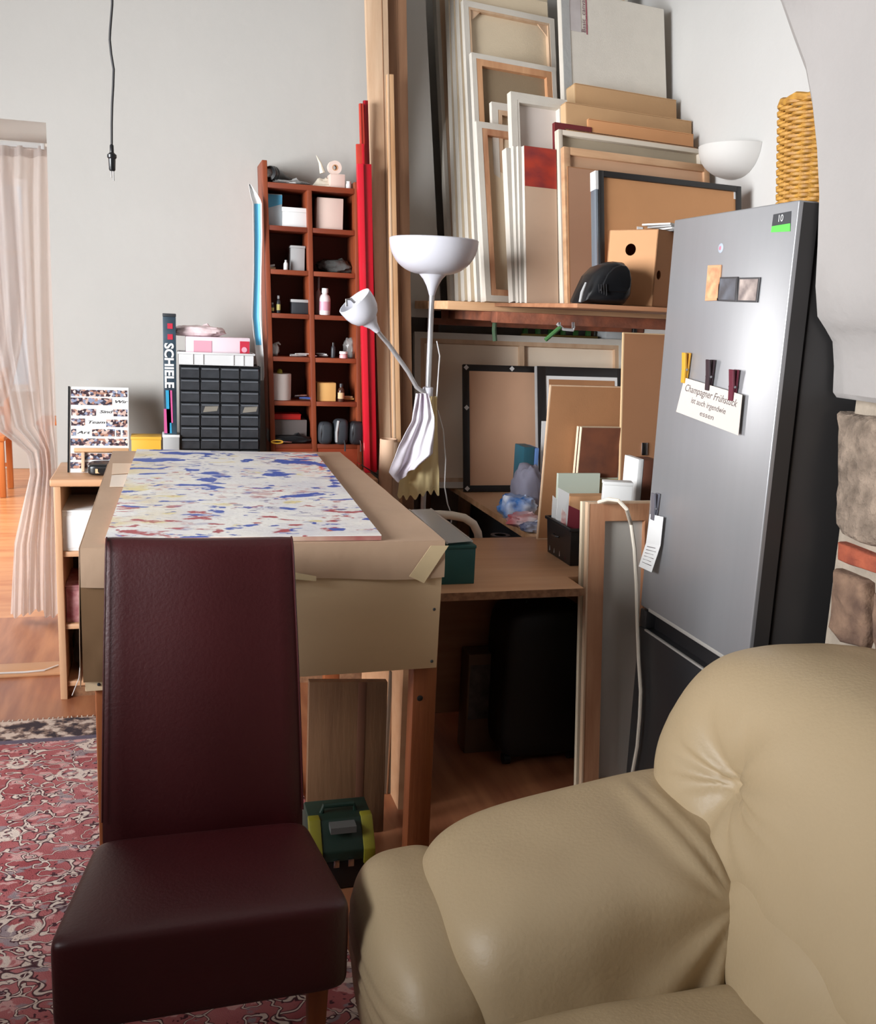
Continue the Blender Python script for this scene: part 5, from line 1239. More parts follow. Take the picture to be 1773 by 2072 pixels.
# ------------------------------------------------------------------ desk and what stands on it
ZD = .72
t = thing('desk', 'beech laminate desk squeezed between work table and fridge', 'desk', (1.2, 3.08, 0))
yf = at(905, 1200, z=ZD).y
MB().prism([(.672, yf, ZD - .026), (1.272, yf, ZD - .026), (1.272, 2.86, ZD - .026), (1.72, 2.86, ZD - .026), (1.72, 3.43, ZD - .026), (.672, 3.43, ZD - .026)], (0, 0, .026)).build('desk_top', BEECH, t, bevel=.002)
MB().box(.672, 1.272, yf - .0015, yf, ZD - .0255, ZD - .0005).build('edge_band', BEECHE, t)
MB().box(.70, .722, yf + .03, 3.38, 0, ZD - .026).build('side_panel', BEECH, t)
MB().box(1.69, 1.712, 2.88, 3.38, 0, ZD - .026).build('side_panel', BEECH, t)
MB().box(.722, 1.69, 3.20, 3.22, .12, ZD - .026).build('back_panel', wood('desk_back', (150, 108, 78), (132, 92, 64), 'x', .6), t)
c1 = at(1150, 1147, z=ZD); c2 = at(1107, 1118, z=ZD); bx0 = (c1.x + c2.x) / 2; by0, by1 = c1.y, c2.y + .02; bx1 = bx0 + .15; zt = at(1150, 1070, y=by0).z
t = thing('desk_bin', 'black plastic bin full of papers on the desk', 'bin', (bx0 + .07, (by0 + by1) / 2, ZD))
def taper(x0, x1, y0, y1, z0, z1, k, th):
    m = MB()
    o = [(x0 + k, y0 + k, z0), (x1 - k, y0 + k, z0), (x1 - k, y1 - k, z0), (x0 + k, y1 - k, z0), (x0, y0, z1), (x1, y0, z1), (x1, y1, z1), (x0, y1, z1)]
    i = [(x0 + k + th, y0 + k + th, z0 + th), (x1 - k - th, y0 + k + th, z0 + th), (x1 - k - th, y1 - k - th, z0 + th), (x0 + k + th, y1 - k - th, z0 + th), (x0 + th, y0 + th, z1), (x1 - th, y0 + th, z1), (x1 - th, y1 - th, z1), (x0 + th, y1 - th, z1)]
    return m.add(o + i, [(3, 2, 1, 0), (0, 1, 5, 4), (1, 2, 6, 5), (2, 3, 7, 6), (3, 0, 4, 7), (8, 9, 10, 11), (12, 13, 9, 8), (13, 14, 10, 9), (14, 15, 11, 10), (15, 12, 8, 11), (4, 5, 13, 12), (5, 6, 14, 13), (6, 7, 15, 14), (7, 4, 12, 15)])
taper(bx0, bx1, by0, by1, ZD + .0005, zt, .008, .003).build('body', BLACKP, t, bevel=.0012, seg=1)
MB().box(bx0 - .006, bx0, by0 - .006, by1 + .004, zt - .012, zt).box(bx0 - .006, bx1 + .006, by0 - .006, by0, zt - .012, zt).box(bx1, bx1 + .006, by0 - .006, by1 + .004, zt - .012, zt).box(bx0 - .006, bx1 + .006, by1, by1 + .006, zt - .012, zt).build('rim', BLACKP, t, bevel=.003)
MB().tube([(bx0 - .004, (by0 + by1) / 2 - .02, zt - .05), (bx0 - .012, (by0 + by1) / 2 - .012, zt - .05), (bx0 - .012, (by0 + by1) / 2 + .02, zt - .05), (bx0 - .004, (by0 + by1) / 2 + .028, zt - .05)], .004, 8).build('latch', BLACKP, t, smooth=True)
for i, (u0, v0, u1, v1, dd, mm, lb) in enumerate(((1104, 1004, 1124, 1050, .19, PAPER, 'small white paper leaning in the black bin'), (1112, 988, 1156, 1040, .15, PAPER, 'largest white paper sheet standing in the black bin'), (1116, 1030, 1150, 1060, .10, mat('leaflet_red', (196, 96, 96), .5, rgb2=(230, 220, 214), scale=30), 'red printed leaflet in the black bin'), (1146, 1024, 1182, 1060, .05, mat('leaflet_maroon', (112, 36, 48), .5), 'maroon folder standing in the black bin'))):
    yy_ = by0 + dd; a, b = at(u0, v1, y=yy_), at(u1, v0, y=yy_); xa, xb = max(bx0 + .006, a.x), min(b.x, bx1 - .006)
    if xb - xa < .02: xb = xa + .03
    tt = thing('paper', lb, 'papers', ((xa + xb) / 2, yy_, ZD + .01)); zt_ = at(u0, v0, y=yy_).z
    MB().prism([(xa, yy_, ZD + .012), (xb, yy_ + .004, ZD + .012), (xb, yy_ + .012, zt_ - .022), (xa + (xb - xa) * .1, yy_ + .012, zt_)], (0, .0012, 0)).build('sheet', mm, tt)
    MB().prism([(xa + .004, yy_ + .003, ZD + .012), (xb, yy_ + .007, ZD + .012), (xb, yy_ + .016, zt_ - .03), (xa + .01, yy_ + .016, zt_ - .008)], (0, .0012, 0)).build('sheet', PAPER, tt)
carton('desk_carton', 'low open brown carton holding boards on the desk', at(1150, 1040, y=3.22)[0], at(1262, 1040, y=3.22)[0], 3.215, 3.265, ZD + .0005, at(1200, 1004, y=3.22).z, CARDD, cat='box')
q = at(1250, 1012, y=3.0); zz = at(1250, 975, y=3.0).z
carton('adapter_box', 'white rectangular box with a grey side behind the framed panel', at(1226, 1000, y=3.0)[0], at(1278, 1000, y=3.0)[0], 2.99, 3.04, ZD + .0005, zz, PAPER, lid=.012, lidm=PAPER, rot=R(-18), cat='box')
# teal box and clear folder near the table
a, b = at(898, 1160, y=2.80), at(961, 1160, y=2.80); zt = at(940, 1103, y=2.80).z
yt_ = at(935, 1182, z=ZD).y
t = carton('teal_box', 'dark teal cardboard box on the desk beside the table', .70, at(961, 1150, y=yt_)[0], yt_, yt_ + .17, ZD + .0005, at(940, 1104, y=yt_).z, TEAL, cat='box', lid=.01, lidm=TEAL)
zt = at(940, 1104, y=yt_).z + .004
q = [at(828, 1032, y=3.28), at(872, 1030, y=3.28), at(955, 1098, y=2.83), at(905, 1104, y=2.81)]
for p_ in q[2:]: p_.z = zt + .006
x_off = .68 - min(p_.x for p_ in q)
t = thing('clear_folder', 'clear plastic lid leaning on the teal box by the table', 'plastic lid', (.8, 2.95, zt))
def fold(a_, b_): l = q[3] + (q[0] - q[3]) * b_; r_ = q[2] + (q[1] - q[2]) * b_; p_ = l + (r_ - l) * a_; return V((max(p_.x, .685 + .05 * a_), p_.y, p_.z))
MB().sheet(fold, 8, 10, .002).build('sheet', CLEAR, t, smooth=True)
MB().tube([fold(1, k / 10) for k in range(11)], .004, 6).build('rim', CLEAR, t, smooth=True)
MB().tube([fold(0, k / 10) for k in range(11)], .004, 6).build('rim', CLEAR, t, smooth=True)
# white tubular chair back and cream bucket behind the desk
t = thing('garden_chair', 'white plastic chair with a curved arm behind the desk', 'chair', (1.0, 3.55, 0))
arch = [at(u, v, y=3.47) for u, v in ((862, 1042), (890, 1041), (915, 1043), (940, 1048), (958, 1060), (967, 1078), (970, 1100))]
arch.append(V((arch[-1].x + .004, 3.47, .40))); arch.append(V((arch[-1].x + .02, 3.48, 0.002)))
MB().tube(arch, .016, 12).build('arm', mat('ivory_plastic', (226, 216, 200), .4), t, smooth=True)
MB().tube([V((arch[0].x, 3.47, arch[0].z)), V((arch[0].x - .02, 3.47, .7)), V((arch[0].x - .02, 3.48, .002))], .016, 10).build('leg', MATS['ivory_plastic'], t, smooth=True)
MB().box(arch[0].x - .02, arch[5].x, 3.42, 3.60, .38, .41).build('seat', MATS['ivory_plastic'], t, bevel=.01)
c = at(1013, 1075, y=3.62); r = (at(1033, 1075, y=3.62)[0] - at(996, 1075, y=3.62)[0]) / 2; zt = at(1013, 1058, y=3.62).z
t = thing('cream_canister', 'tall cream canister with a dark lid ring below the counter edge', 'canister', (c.x, 3.62, 0))
zt = min(zt, ZK - .035)
MB().lathe([(0, .001), (r * .9, .001), (r, .02), (r, zt - .02), (0, zt - .02)], (c.x, 3.62, 0), seg=24).build('body', mat('cream_yellow', (226, 200, 140), .5), t, smooth=True)
MB().lathe([(r * .6, zt - .02), (r * 1.02, zt - .02), (r * 1.02, zt), (r * .6, zt)], (c.x, 3.62, 0), seg=24).build('lid_ring', DARKG, t, smooth=True)
# shopping bits on the counter
q = at(1070, 940, y=3.55); carton('teal_book', 'teal blue book standing on the counter', at(1059, 940, y=4.0)[0], at(1080, 940, y=4.0)[0], 4.0, 4.12, ZK + .0005, at(1070, 906, y=4.0).z, mat('teal_blue', (46, 96, 112), .5), cat='book')
carton('blue_book', 'slim bright blue book behind the hardboard edge', at(1081, 940, y=4.0)[0], at(1089, 940, y=4.0)[0], 4.0, 4.12, ZK + .0005, at(1085, 908, y=4.0).z, mat('cornflower', (110, 150, 214), .5), cat='book')
q = at(1066, 975, y=3.88); bag('cloth_bundle', 'grey lilac cloth bundle on the counter', (q.x + .01, 3.9, ZK + .0005), .06, .06, at(1066, 942, y=3.88).z - ZK, mat('lilac_grey', (150, 148, 166), .8, var=.1), 'cloth', seedv=1)
q = at(1050, 990, y=3.76); bag('shopping_bag', 'blue and white plastic bag spilling over the counter', (q.x, 3.76, ZK + .0005), .075, .07, .10, mat('bag_blue_white', (226, 232, 240), .3, rgb2=(16, 112, 196), scale=13, bump=.4, bscale=20), 'bag', seedv=6, rough=.3)
q = at(1058, 1030, y=3.62); bag('snack_packet', 'red and white crumpled packet near the counter end', (q.x + .01, 3.62, ZK + .0005), .07, .06, .05, mat('packet_red_white', (232, 230, 232), .35, rgb2=(186, 44, 56), scale=9, bump=.4, bscale=24), 'packet', seedv=9, rough=.35)
q = at(1068, 1048, y=3.52); bag('snack_packet', 'navy and white packet at the very end of the counter', (q.x + .02, 3.51, ZK + .0005), .05, .035, .04, mat('packet_navy', (210, 214, 226), .35, rgb2=(50, 70, 120), scale=14), 'packet', seedv=12, rough=.3)

# ------------------------------------------------------------------ framed panels beside the fridge
PG = 'canvases stood between desk and fridge'
p = Panel((1158, 1770), (1184, 1015), 1335, 2.715, 0, .001)
canvas('framed_panel', 'large grey-faced canvas back with a broad pine frame by the fridge', p, th=.022, fold=.006, bar=.062, inner=mat('grey_primed', (196, 192, 184), .9, var=.04), cloth=PINE, barmat=wood('pine_warm', (196, 146, 110), (176, 122, 88), 'z'), group=PG)
p2 = manual_panel(p.P0 + V((-.004, .030, 0)), p.u, p.v, p.w, p.h - .004)
canvas('framed_panel', 'second canvas directly behind the grey-faced one', p2, th=.018, cloth=CLOTHC, group=PG)
# white mains cable over the panel
pts = [(1212, 1016, 2.80), (1232, 1010, 2.74), (1252, 1013, 2.705), (1268, 1030, 2.69), (1277, 1060, 2.685), (1284, 1110, 2.68), (1288, 1180, 2.675), (1290, 1260, 2.67), (1293, 1340, 2.67), (1297, 1400, 2.67), (1295, 1450, 2.67), (1290, 1510, 2.67), (1280, 1565, 2.67), (1268, 1605, 2.67)]
pts = [at(u, v, y=y) if v < 1050 else at(u, v, x=1.443) for u, v, y in pts]; pts += [V((pts[-1].x - .02, 2.66, pts[-1].z - .12)), V((pts[-1].x - .02, 2.64, .006)), V((pts[-1].x + .1, 2.6, .006))]
tag(MB().tube(pts, .0062, 8).build('mains_cable', mat('cable_ivory', (222, 212, 196), .45), None, smooth=True), 'white mains cable looping over the panel top beside the fridge', 'cable')

# ------------------------------------------------------------------ fridge freezer
XF = 1.46; FY0, FY1 = at(1618, 405, x=XF).y, at(1365, 445, x=XF).y; FZ = at(1490, 425, x=XF).z
zs = at(1292, 1222, x=XF).z
t = fridge = thing('fridge', 'tall silver fridge freezer with dark sides in the alcove', 'fridge', (1.76, (FY0 + FY1) / 2, 0))
MB().box(XF + .066, XF + .6, FY0 + .004, FY1 - .004, .03, FZ - .008).build('cabinet', STEELD, t, bevel=.004)
MB().box(XF + .056, XF + .066, FY0 + .012, FY1 - .012, .05, FZ - .02).build('door_seal', BLACKINK, t)
ud = MB().box(XF, XF + .056, FY0, FY1, zs, FZ).build('door', STEEL, t, bevel=.004, seg=3)
MB().box(XF + .012, XF + .0562, FY0 - .0006, FY0 + .002, zs + .004, FZ - .004).build('door_edge', STEELD, ud)
hp = FY1 - .042; zl = zs - .066
lo = MB().box(XF, XF + .056, FY0, FY1, .06, zl).box(XF, XF + .056, hp, FY1, zl, zs - .008).build('door', mat('silver_door_shaded', (92, 92, 95), .34, metal=.8), t, bevel=.005)  # upper door's silver darkened, painting in the dimmer light low down
MB().box(XF + .034, XF + .056, FY0, hp, zl - .002, zs - .006).build('handle_recess', BLACKINK, lo)
MB().box(XF - .001, XF + .006, FY0 + .004, hp, zl - .005, zl + .001).build('handle_trim', mat('satin_trim', (176, 172, 166), .35, metal=.2), lo)
MB().box(XF - .001, XF + .006, FY0 + .004, hp - .012, zs - .004, zs + .008).build('handle_trim', MATS['satin_trim'], ud, bevel=.002)
MB().box(XF + .07, XF + .16, FY0 + .02, FY0 + .07, FZ - .008, FZ + .002).build('hinge_cover', STEELD, t, bevel=.004)
for y in (FY0 + .06, FY1 - .06):
    for x in (XF + .12, XF + .54): MB().lathe([(0, 0.0005), (.022, 0.0005), (.02, .02), (.012, .034), (0, .034)], (x, y, 0), seg=14).build('foot', BLACKP, t, smooth=True)
def fp(u, v, off=0.0): return at(u, v, x=XF - off)
def fquad(pts, th, name, m, parent): return MB().prism([fp(u, v) + V((-.0003, 0, 0)) for u, v in pts], (-th, 0, 0)).build(name, m, parent)
fquad([(1566, 434), (1602, 427), (1600, 468), (1561, 470)], .0006, 'badge_sticker', DARKG, ud)
fquad([(1563, 458), (1600, 452), (1600, 468), (1561, 470)], .0009, 'badge_sticker', mat('lime_green', (84, 210, 70), .4), ud)
text('10', fp(1574, 443, .001), (0, -1, 0), (0, 0, 1), .024, PAPER, ud, 'lettering', off=.0006)

def magnet(name, label, pts, m, cat='magnet', th=.004, m2=None):
    q = [fp(u, v) + V((-.0003, 0, 0)) for u, v in pts]; c = sum(q, V()) / len(q); t = thing(name, label, cat, c)
    MB().prism(q, (-th, 0, 0)).build('plate', m, t, bevel=.0008, seg=1)
    MB().prism([c + (p - c) * .86 + V((-th, 0, 0)) for p in q], (-.0006, 0, 0)).build('print', m2 or m, t)
    return t
magnet('fridge_magnet', 'tan wooden magnet plate on the fridge door', [(1435, 537), (1462, 536), (1457, 608), (1429, 609)], mat('tan_plate', (206, 152, 112), .5, var=.1, scale=20), m2=mat('tan_print', (216, 164, 122), .5, rgb2=(180, 124, 90), scale=40))
magnet('fridge_magnet', 'dark grey picture magnet beside the tan plate', [(1459, 561), (1496, 560), (1493, 611), (1453, 609)], mat('dk_edge', (56, 54, 56), .4), m2=mat('lake_print', (96, 98, 106), .35, rgb2=(66, 62, 64), scale=22))
magnet('fridge_magnet', 'pale patterned picture magnet, outermost of the three', [(1498, 562), (1541, 561), (1535, 612), (1494, 611)], mat('dk_edge', (56, 54, 56), .4), m2=mat('figure_print', (176, 160, 152), .35, rgb2=(104, 92, 90), scale=26))
c = fp(1459, 502); t = thing('round_magnet', 'small round pink and grey sticker near the fridge top', 'sticker', c)
MB().lathe([(0, .0012), (.011, .001), (.013, .0003)], c, (-1, 0, 0), 20).build('disc', mat('sticker_grey', (160, 168, 180), .4), t, smooth=True)
MB().lathe([(0, .0018), (.005, .0016), (.0055, .0012)], c + V((0, .002, 0)), (-1, 0, 0), 14).build('centre', mat('sticker_pink', (190, 110, 130), .4), t, smooth=True)

def peg(label, top, bot, m, wpx):
    """clothes peg magnet: two jaws and a spring"""
    a, b = fp(*top, .002), fp(*bot, .002); d = (b - a); t = thing('clothes_peg', label, 'peg', b, 'pegs on the fridge door')
    wv = V((0, wpx, 0))
    MB().obox(a + V((-.001, -wpx / 2, 0)), d, wv, V((-.006, 0, 0))).build('jaw', m, t, bevel=.0015)
    MB().prism([a + V((-.016, -wpx / 2, 0)), a + d * .55 + V((-.008, -wpx / 2, 0)), b + V((-.008, -wpx / 2, 0)), b + V((-.013, -wpx / 2, 0)), a + d * .5 + V((-.016, -wpx / 2, 0)), a + V((-.022, -wpx / 2, 0))], wv).build('jaw', m, t, bevel=.001, seg=1)
    MB().tube([a + d * .55 + V((-.011, -wpx * .62, 0)), a + d * .55 + V((-.011, wpx * .62, 0))], .0035, 8).build('spring', CHROME, t, smooth=True)
    return t
card = [(1386, 764), (1503, 799), (1495, 881), (1369, 833)]
q = [fp(u, v, .0105) for u, v in card]; c = sum(q, V()) / 4
t = thing('slogan_card', 'white card with handwritten lines pegged to the fridge', 'card', c)
MB().prism(q, (-.0012, 0, 0)).build('card_sheet', mat('card_cream', (198, 188, 180), .7), t)
tu = (q[1] - q[0]).normalized(); tv = (q[0] - q[3]).normalized(); wd = (q[1] - q[0]).length
P_ = lambda f, g: q[3] + (q[2] - q[3]) * f + (q[0] - q[3]) * g + V((-.0014, 0, 0))
INK = mat('ink_grey', (84, 74, 74), .7)
text('Champagner Frühstück', P_(.05, .74), tu, tv, .030, INK, t, 'lettering', off=0.0002, shear=.15, width=wd * .9)
text('ist auch irgendwie', P_(.2, .46), tu, tv, .024, INK, t, 'lettering', off=0.0002, width=wd * .6)
text('essen', P_(.38, .2), tu, tv, .022, INK, t, 'lettering', off=0.0002, width=wd * .24)
peg('mustard yellow clothes peg on the slogan card', (1397, 714), (1389, 775), mat('peg_yellow', (206, 150, 44), .5), .020)
peg('dark brown clothes peg in the middle of the slogan card', (1446, 728), (1438, 790), mat('peg_brown', (48, 30, 36), .5), .020)
peg('maroon clothes peg at the slogan card corner', (1494, 748), (1486, 811), mat('peg_maroon', (92, 24, 42), .5), .022)
q = [fp(u, v, .012) for u, v in ((1316, 1040), (1343, 1046), (1337, 1104), (1308, 1098))]; q2 = [q[3], q[2], fp(1319, 1158, .03), fp(1293, 1146, .03)]
t = thing('shopping_note', 'long white note clipped to the fridge edge', 'note', q2[3])
MB().prism(q, (-.0008, 0, 0)).build('sheet', PAPER, t); MB().prism(q2, (-.0008, 0, 0)).build('sheet', PAPER, t)
m = MB()
for k in range(6):
    f = .12 + .13 * k; a_, b_ = q2[0] + (q2[3] - q2[0]) * f, q2[1] + (q2[2] - q2[1]) * f; m.obox(a_ + (b_ - a_) * .15 + V((-.0012, 0, 0)), (b_ - a_) * (.6 + .1 * (k % 2)), V((0, 0, -.0022)), V((-.0002, 0, 0)))
ls = m.build('handwriting', INK, t); ls['kind'] = 'stuff'
peg('silver grey peg holding the long note at the fridge edge', (1334, 998), (1327, 1052), mat('peg_silver', (128, 128, 138), .35, metal=.5), .022)

# ------------------------------------------------------------------ wicker basket on the fridge
c = V((1.775, 2.42, FZ + .001)); rx, ry = .125, .12; zt = at(1600, 181, y=2.36).z; hgt = zt - FZ
t = thing('wicker_basket', 'tall honey wicker basket standing on the fridge', 'basket', c)
NS = 28; rows = 27; meshes = []
for par in (0, 1):
    m = MB(); pts = []
    for i in range(NS * 4 + 1):
        a_ = 2 * math.pi * i / (NS * 4); r_ = 1 + .045 * math.cos(a_ * NS / 2 + math.pi * par)
        pts.append(c + V((rx * r_ * math.cos(a_), ry * r_ * math.sin(a_), 0)))
    m.tube(pts, .0068, 6, caps=False); o = m.build('wicker_strand', WICKER, t, smooth=True); meshes.append(o)
for i in range(rows):
    o = meshes[i] if i < 2 else meshes[i % 2].copy()
    if i >= 2: col.objects.link(o); o.parent = t
    z_ = .008 + (hgt - .024) * i / (rows - 1); o.location = (0, 0, z_); s_ = 1 + .20 * i / rows ; o.scale = (s_, s_, 1); o.rotation_euler.z = 0
for i in range(NS):
    a_ = 2 * math.pi * (i + .5) / NS * 1.0; MB().tube([c + V((rx * math.cos(a_), ry * math.sin(a_), .001)), c + V((rx * 1.1 * math.cos(a_), ry * 1.1 * math.sin(a_), hgt * .5)), c + V((rx * 1.2 * math.cos(a_), ry * 1.2 * math.sin(a_), hgt - .004))], .0045, 5).build('stake', WICKER, t)
MB().tube([c + V((rx * 1.2 * math.cos(i * .1309), ry * 1.2 * math.sin(i * .1309), hgt - .008 + .004 * math.sin(i * 1.57))) for i in range(49)], .011, 8, caps=False).build('rim', WICKER, t, smooth=True)
MB().lathe([(0, .001), (rx * .97, .001), (rx * .97, .006), (0, .006)], c, seg=28).build('base', WICKER, t)

# ------------------------------------------------------------------ plaster uplight on the alcove wall
yc = 3.755; zr = at(1480, 287, x=2.2).z; RU = .163; dz = .125
t = thing('wall_uplight', 'white half-bowl plaster uplight on the alcove wall', 'wall lamp', (XA, yc, zr - dz))
pr = []
for i in range(13):
    a_ = i / 12 * math.pi / 2; pr.append((max(.004, RU * math.sin(a_) ** .85), zr - dz * math.cos(a_)))
MB().lathe(pr + [(RU - .004, zr), (RU - .008, zr - .004)] + [(max(r_ - .008, .002), z_ + .008) for r_, z_ in pr[::-1][1:]], (XA - .001, yc, 0), (0, 0, 1), 32, math.pi * .5, math.pi * 1.5, xdir=(1, 0, 0)).build('bowl', mat('uplight_plaster', (204, 201, 197), .7), t, smooth=True, ang=50)
MB().box(XA - .02, XA - .001, yc - .06, yc + .06, zr - .05, zr - .01).build('wall_plate', WHITE, t, bevel=.003)
MB().tube([(XA - .075, yc - .04, zr - .03), (XA - .075, yc + .04, zr - .03)], .006, 8).build('lamp_tube', WHITE, t)

# ------------------------------------------------------------------ cream leather sofa
t = sofa = thing('sofa', 'cream leather sofa with tufted back and padded arm', 'sofa', (1.0, 1.1, 0))
def wr(x, y, z, k=1.0): return k * (.005 * fz(x, y, z, 5.5) + .003 * fz(x + 3, y, z, 12))
def creases(p, a, n, amp, reach, ph=0.0):
    """folds fanning out from a gather point a"""
    d = (p - a).length; g = math.atan2(p.z - a.z, (p.y - a.y) * .8 + (p.x - a.x) * .6)
    s_ = math.sin(g * n + ph + 1.5 * math.sin(g * 2.3)); return amp * math.exp(-(d / reach) ** 2) * min(1, d / .03) * (abs(s_) ** .6 * (1 if s_ > 0 else -1))
BT = at(1458, 1590, x=1.05)
def upper(x, y, z):
    p = V((1.295 + .075 * z + x * .285 * (1 - .10 * max(0, z)), 1.17 + y * .745 - .02 * max(0, z) * max(0, y), .682 + z * .232 * (1 - .05 * y * y)))
    d = math.hypot(p.y - BT.y, p.z - BT.z)
    if x < 0.1:
        p.x += .060 * math.exp(-(d / .06) ** 1.3) + .03 * math.exp(-(d / .14) ** 2)
        p.x += creases(p, V((p.x, BT.y, BT.z)), 8, .0075, .15, .6)
        p.x += .012 * math.sin(p.y * 8 + .8 + p.z * 4) * (1 if d > .25 else d / .25)
        p.x += .006 * math.sin(p.y * 26 + p.z * 17) * math.exp(-((z + .75) / .35) ** 2)
    w_ = wr(p.x, p.y, p.z); return p + V((w_, w_ * .4, w_ * .5))
uc = MB().cushion(upper, 84, 3.3).build('back_cushion', LEATHER, t, smooth=True, ang=80)
MB().lathe([(0, .006), (.005, .005), (.008, .002), (.009, 0)], BT + V((.105, 0, 0)), (-1, 0, .2), 14).build('button', LEATHER, uc, smooth=True)
def lower(x, y, z):
    p = V((1.165 + x * .215 + .03 * z, .87 + y * .62, .47 + z * .15)); w_ = wr(p.x, p.y, p.z, 1.2) + .005 * math.sin(p.y * 30 + p.z * 12); return p + V((w_, 0, w_))
MB().cushion(lower, 40, 4.2).build('lumbar_cushion', LEATHER, t, smooth=True, ang=80)
AGX, AGZ = 1.0, .50
def armpad(x, y, z):
    # inner face slopes from the ridge down to the seat, folds fan out from the corner by the back cushion
    cx_ = .855 + x * .40; yy_ = 1.605 + y * .265 - .02 * x * (1 - z); zz_ = .372 + z * .195 + .03 * x
    if y < 0: yy_ += .05 * max(0, z) * (-y)
    p = V((cx_ + .03 * (1 - z) * (x < 0) * -x, yy_ + .05 * x, zz_))
    inner = 1 if y < .2 else max(0, 1 - (y - .2) * 2)
    g = math.atan2(p.z - AGZ, p.x - AGX); d = math.hypot(p.x - AGX, p.z - AGZ)
    f = .009 * math.exp(-(d / .30) ** 2) * min(1, d / .18) * math.sin(g * 9 + 1.2 * math.sin(g * 3)) * inner
    f += .006 * inner * math.sin(p.x * 17 + p.z * 20 + 1.5 * fz(p.x, p.y, p.z, 4)) * max(0, x + .2)
    pk = math.exp(-((x + .95) / .14) ** 2) * .005 * math.sin(p.z * 95 + p.y * 40) * max(0, -z + .3)
    f += .004 * math.exp(-((z + .8) / .2) ** 2) * math.sin(p.x * 60) * inner
    w_ = wr(p.x, p.y, p.z, .8) + f + pk
    return p + V((pk, -w_, w_ * .7))
MB().cushion(armpad, 84, 4.0).build('arm_cushion', LEATHER, t, smooth=True, ang=80)
def armfront(x, y, z):
    p = V((.487 + x * .135 - .02 * z, 1.63 + y * .275 + .02 * x, .24 + z * .225)); w_ = wr(p.x, p.y, p.z, .7)
    cr = .004 * math.exp(-((p.z - .30) / .05) ** 2) * math.sin(p.z * 160 + p.y * 14); return p + V((-w_ + cr, -w_ + cr, w_))
MB().cushion(armfront, 44, 3.0).build('arm_front', LEATHER, t, smooth=True, ang=80)
def seatc(x, y, z):
    p = V((.80 + x * .40, .84 + y * .52, .315 + z * .105 + .02 * (1 - x * x) * (1 - y * y) * (z > 0))); w_ = wr(p.x, p.y, p.z, 1.0); return p + V((0, 0, w_))
MB().cushion(seatc, 30, 4.6).build('seat_cushion', LEATHER, t, smooth=True, ang=80)
MB().box(.46, 1.52, .3, 1.86, .06, .26).build('base_frame', LEATHER, t, bevel=.03, seg=4)
for x, y in ((.52, .36), (1.44, .36), (.52, 1.78), (1.44, 1.78)): MB().lathe([(0, 0.0005), (.02, 0.0005), (.028, .06), (0, .06)], (x, y, 0), seg=14).build('foot', BLACKP, t, smooth=True)

# ------------------------------------------------------------------ under the table and desk
plank('floor_plank', 'wide knotty pine plank leaning under the work table', (618, 772), (626, 785), 1800, 1380, 2.62, 2.66, m=wood('plank_pine_shaded', (122, 88, 60), (104, 72, 48), 'z'), th=.028, zb=0.0015, extra=(.62, .72, .001, mat('knot_brown', (96, 58, 38), .7)))  # plank tone darkened to stand in for shade under the table
plank('floor_plank', 'narrow greyish board beside the wide pine plank', (776, 832), (790, 842), 1600, 1360, 2.86, 2.9, m=wood('plank_grey_shaded', (92, 74, 58), (78, 62, 48), 'z'), th=.02, zb=0.0015, extra=(.1, .16, .001, PINED))  # grey board darkened likewise for the under-table shade
fy = 2.36; a, b = at(630, 1750, y=fy)[0], at(758, 1750, y=fy)[0]; zt = at(690, 1652, y=fy + .06).z
t = thing('toolbox', 'green and black toolbox with yellow corner latches under the table', 'toolbox', ((a + b) / 2, fy + .1, 0)); TG = mat('tool_green', (22, 46, 36), .5); TY = mat('tool_yellow', (136, 130, 34), .5)
zm = at(690, 1742, y=fy).z
MB().box(a + .006, b - .006, fy, fy + .2, .001, zm).build('body', mat('tool_black', (22, 20, 22), .5), t, bevel=.006)
MB().prism([(a, fy - .004, zm), (a, fy - .004, zm + .03), (a, fy + .05, zt), (a, fy + .16, zt), (a, fy + .204, zm + .03), (a, fy + .204, zm)], (b - a, 0, 0)).build('lid', TG, t, bevel=.004)
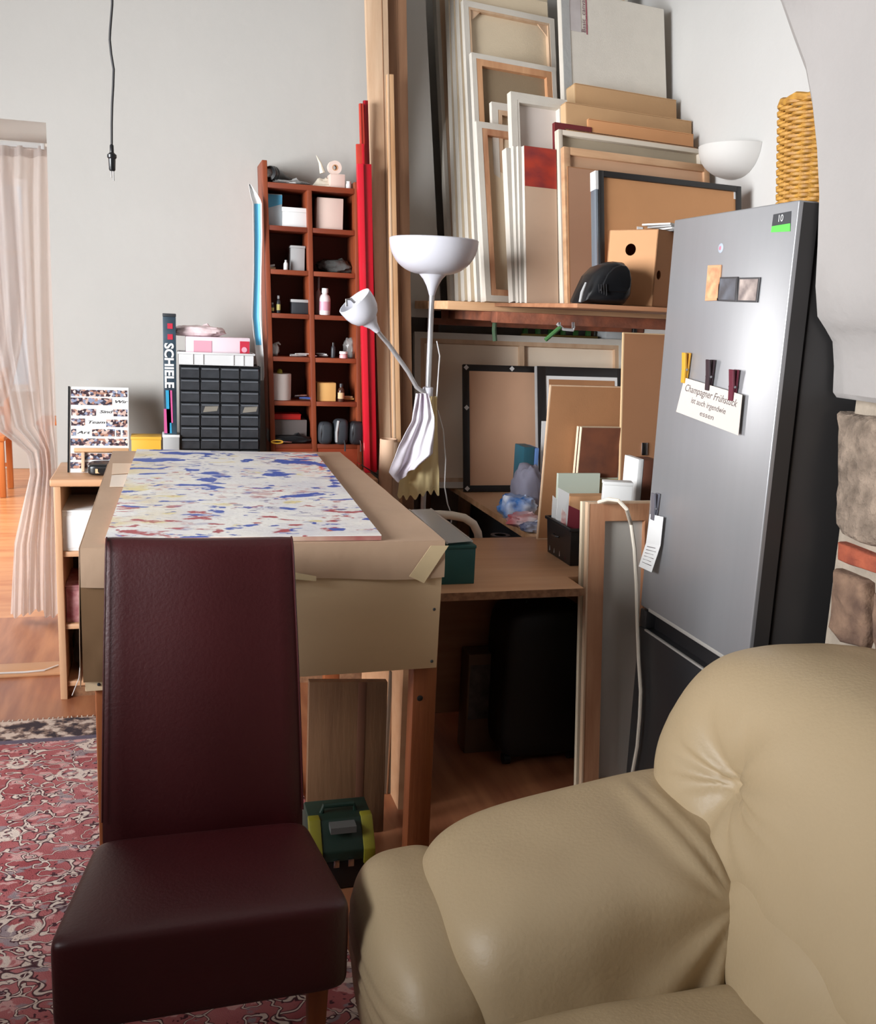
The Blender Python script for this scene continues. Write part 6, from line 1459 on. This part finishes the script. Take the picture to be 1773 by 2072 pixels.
for x in (a, b - .03):
    MB().prism([(x - .002, fy - .008, zm - .012), (x - .002, fy - .008, zm + .032), (x - .002, fy + .048, zt + .004), (x - .002, fy + .075, zt + .004), (x - .002, fy + .01, zm - .012)], (.032, 0, 0)).build('corner_latch', TY, t, bevel=.003)
MB().tube([(a + .04, fy + .09, zt), (a + .045, fy + .09, zt + .02), (b - .045, fy + .09, zt + .02), (b - .04, fy + .09, zt)], .007, 8).build('handle', TG, t, smooth=True)
MB().box((a + b) / 2 - .035, (a + b) / 2 + .035, fy + .004, fy + .04, zt - .02, zt - .002).build('name_plate', mat('plate_grey', (96, 98, 96), .5), t)
for x in ((a + b) / 2 - .02, (a + b) / 2 + .02): MB().box(x - .008, x + .008, fy - .01, fy - .003, zm - .014, zm + .008).build('clasp', CHROME, t, bevel=.001)
# suitcase
a, b = at(1020, 1400, y=2.95)[0], at(1196, 1400, y=2.95)[0]; zt = at(1100, 1238, y=2.95).z
t = thing('suitcase', 'black rounded suitcase pushed under the desk', 'suitcase', ((a + b) / 2, 3.05, 0)); SB = mat('suitcase_black', (16, 15, 16), .6)
MB().cushion(lambda x, y, z: V(((a + b) / 2 + x * (b - a) / 2, 3.06 + y * .115, .03 + (zt - .03) * (z + 1) / 2)), 14, 7).build('shell', SB, t, smooth=True, ang=60)
for x in (a + .04, b - .04): MB().tube([(x - .012, 3.0, .022), (x + .012, 3.0, .022)], .021, 12).build('wheel', BLACKP, t, smooth=True)
MB().tube([((a + b) / 2 - .06, 3.06, zt - .004), ((a + b) / 2 - .055, 3.06, zt + .02), ((a + b) / 2 + .055, 3.06, zt + .02), ((a + b) / 2 + .06, 3.06, zt - .004)], .006, 8).build('handle', SB, t, smooth=True)
a, b = at(946, 1400, y=3.1)[0], at(1018, 1400, y=3.1)[0]; z1, z0 = at(980, 1325, y=3.1).z, at(980, 1510, y=3.1).z
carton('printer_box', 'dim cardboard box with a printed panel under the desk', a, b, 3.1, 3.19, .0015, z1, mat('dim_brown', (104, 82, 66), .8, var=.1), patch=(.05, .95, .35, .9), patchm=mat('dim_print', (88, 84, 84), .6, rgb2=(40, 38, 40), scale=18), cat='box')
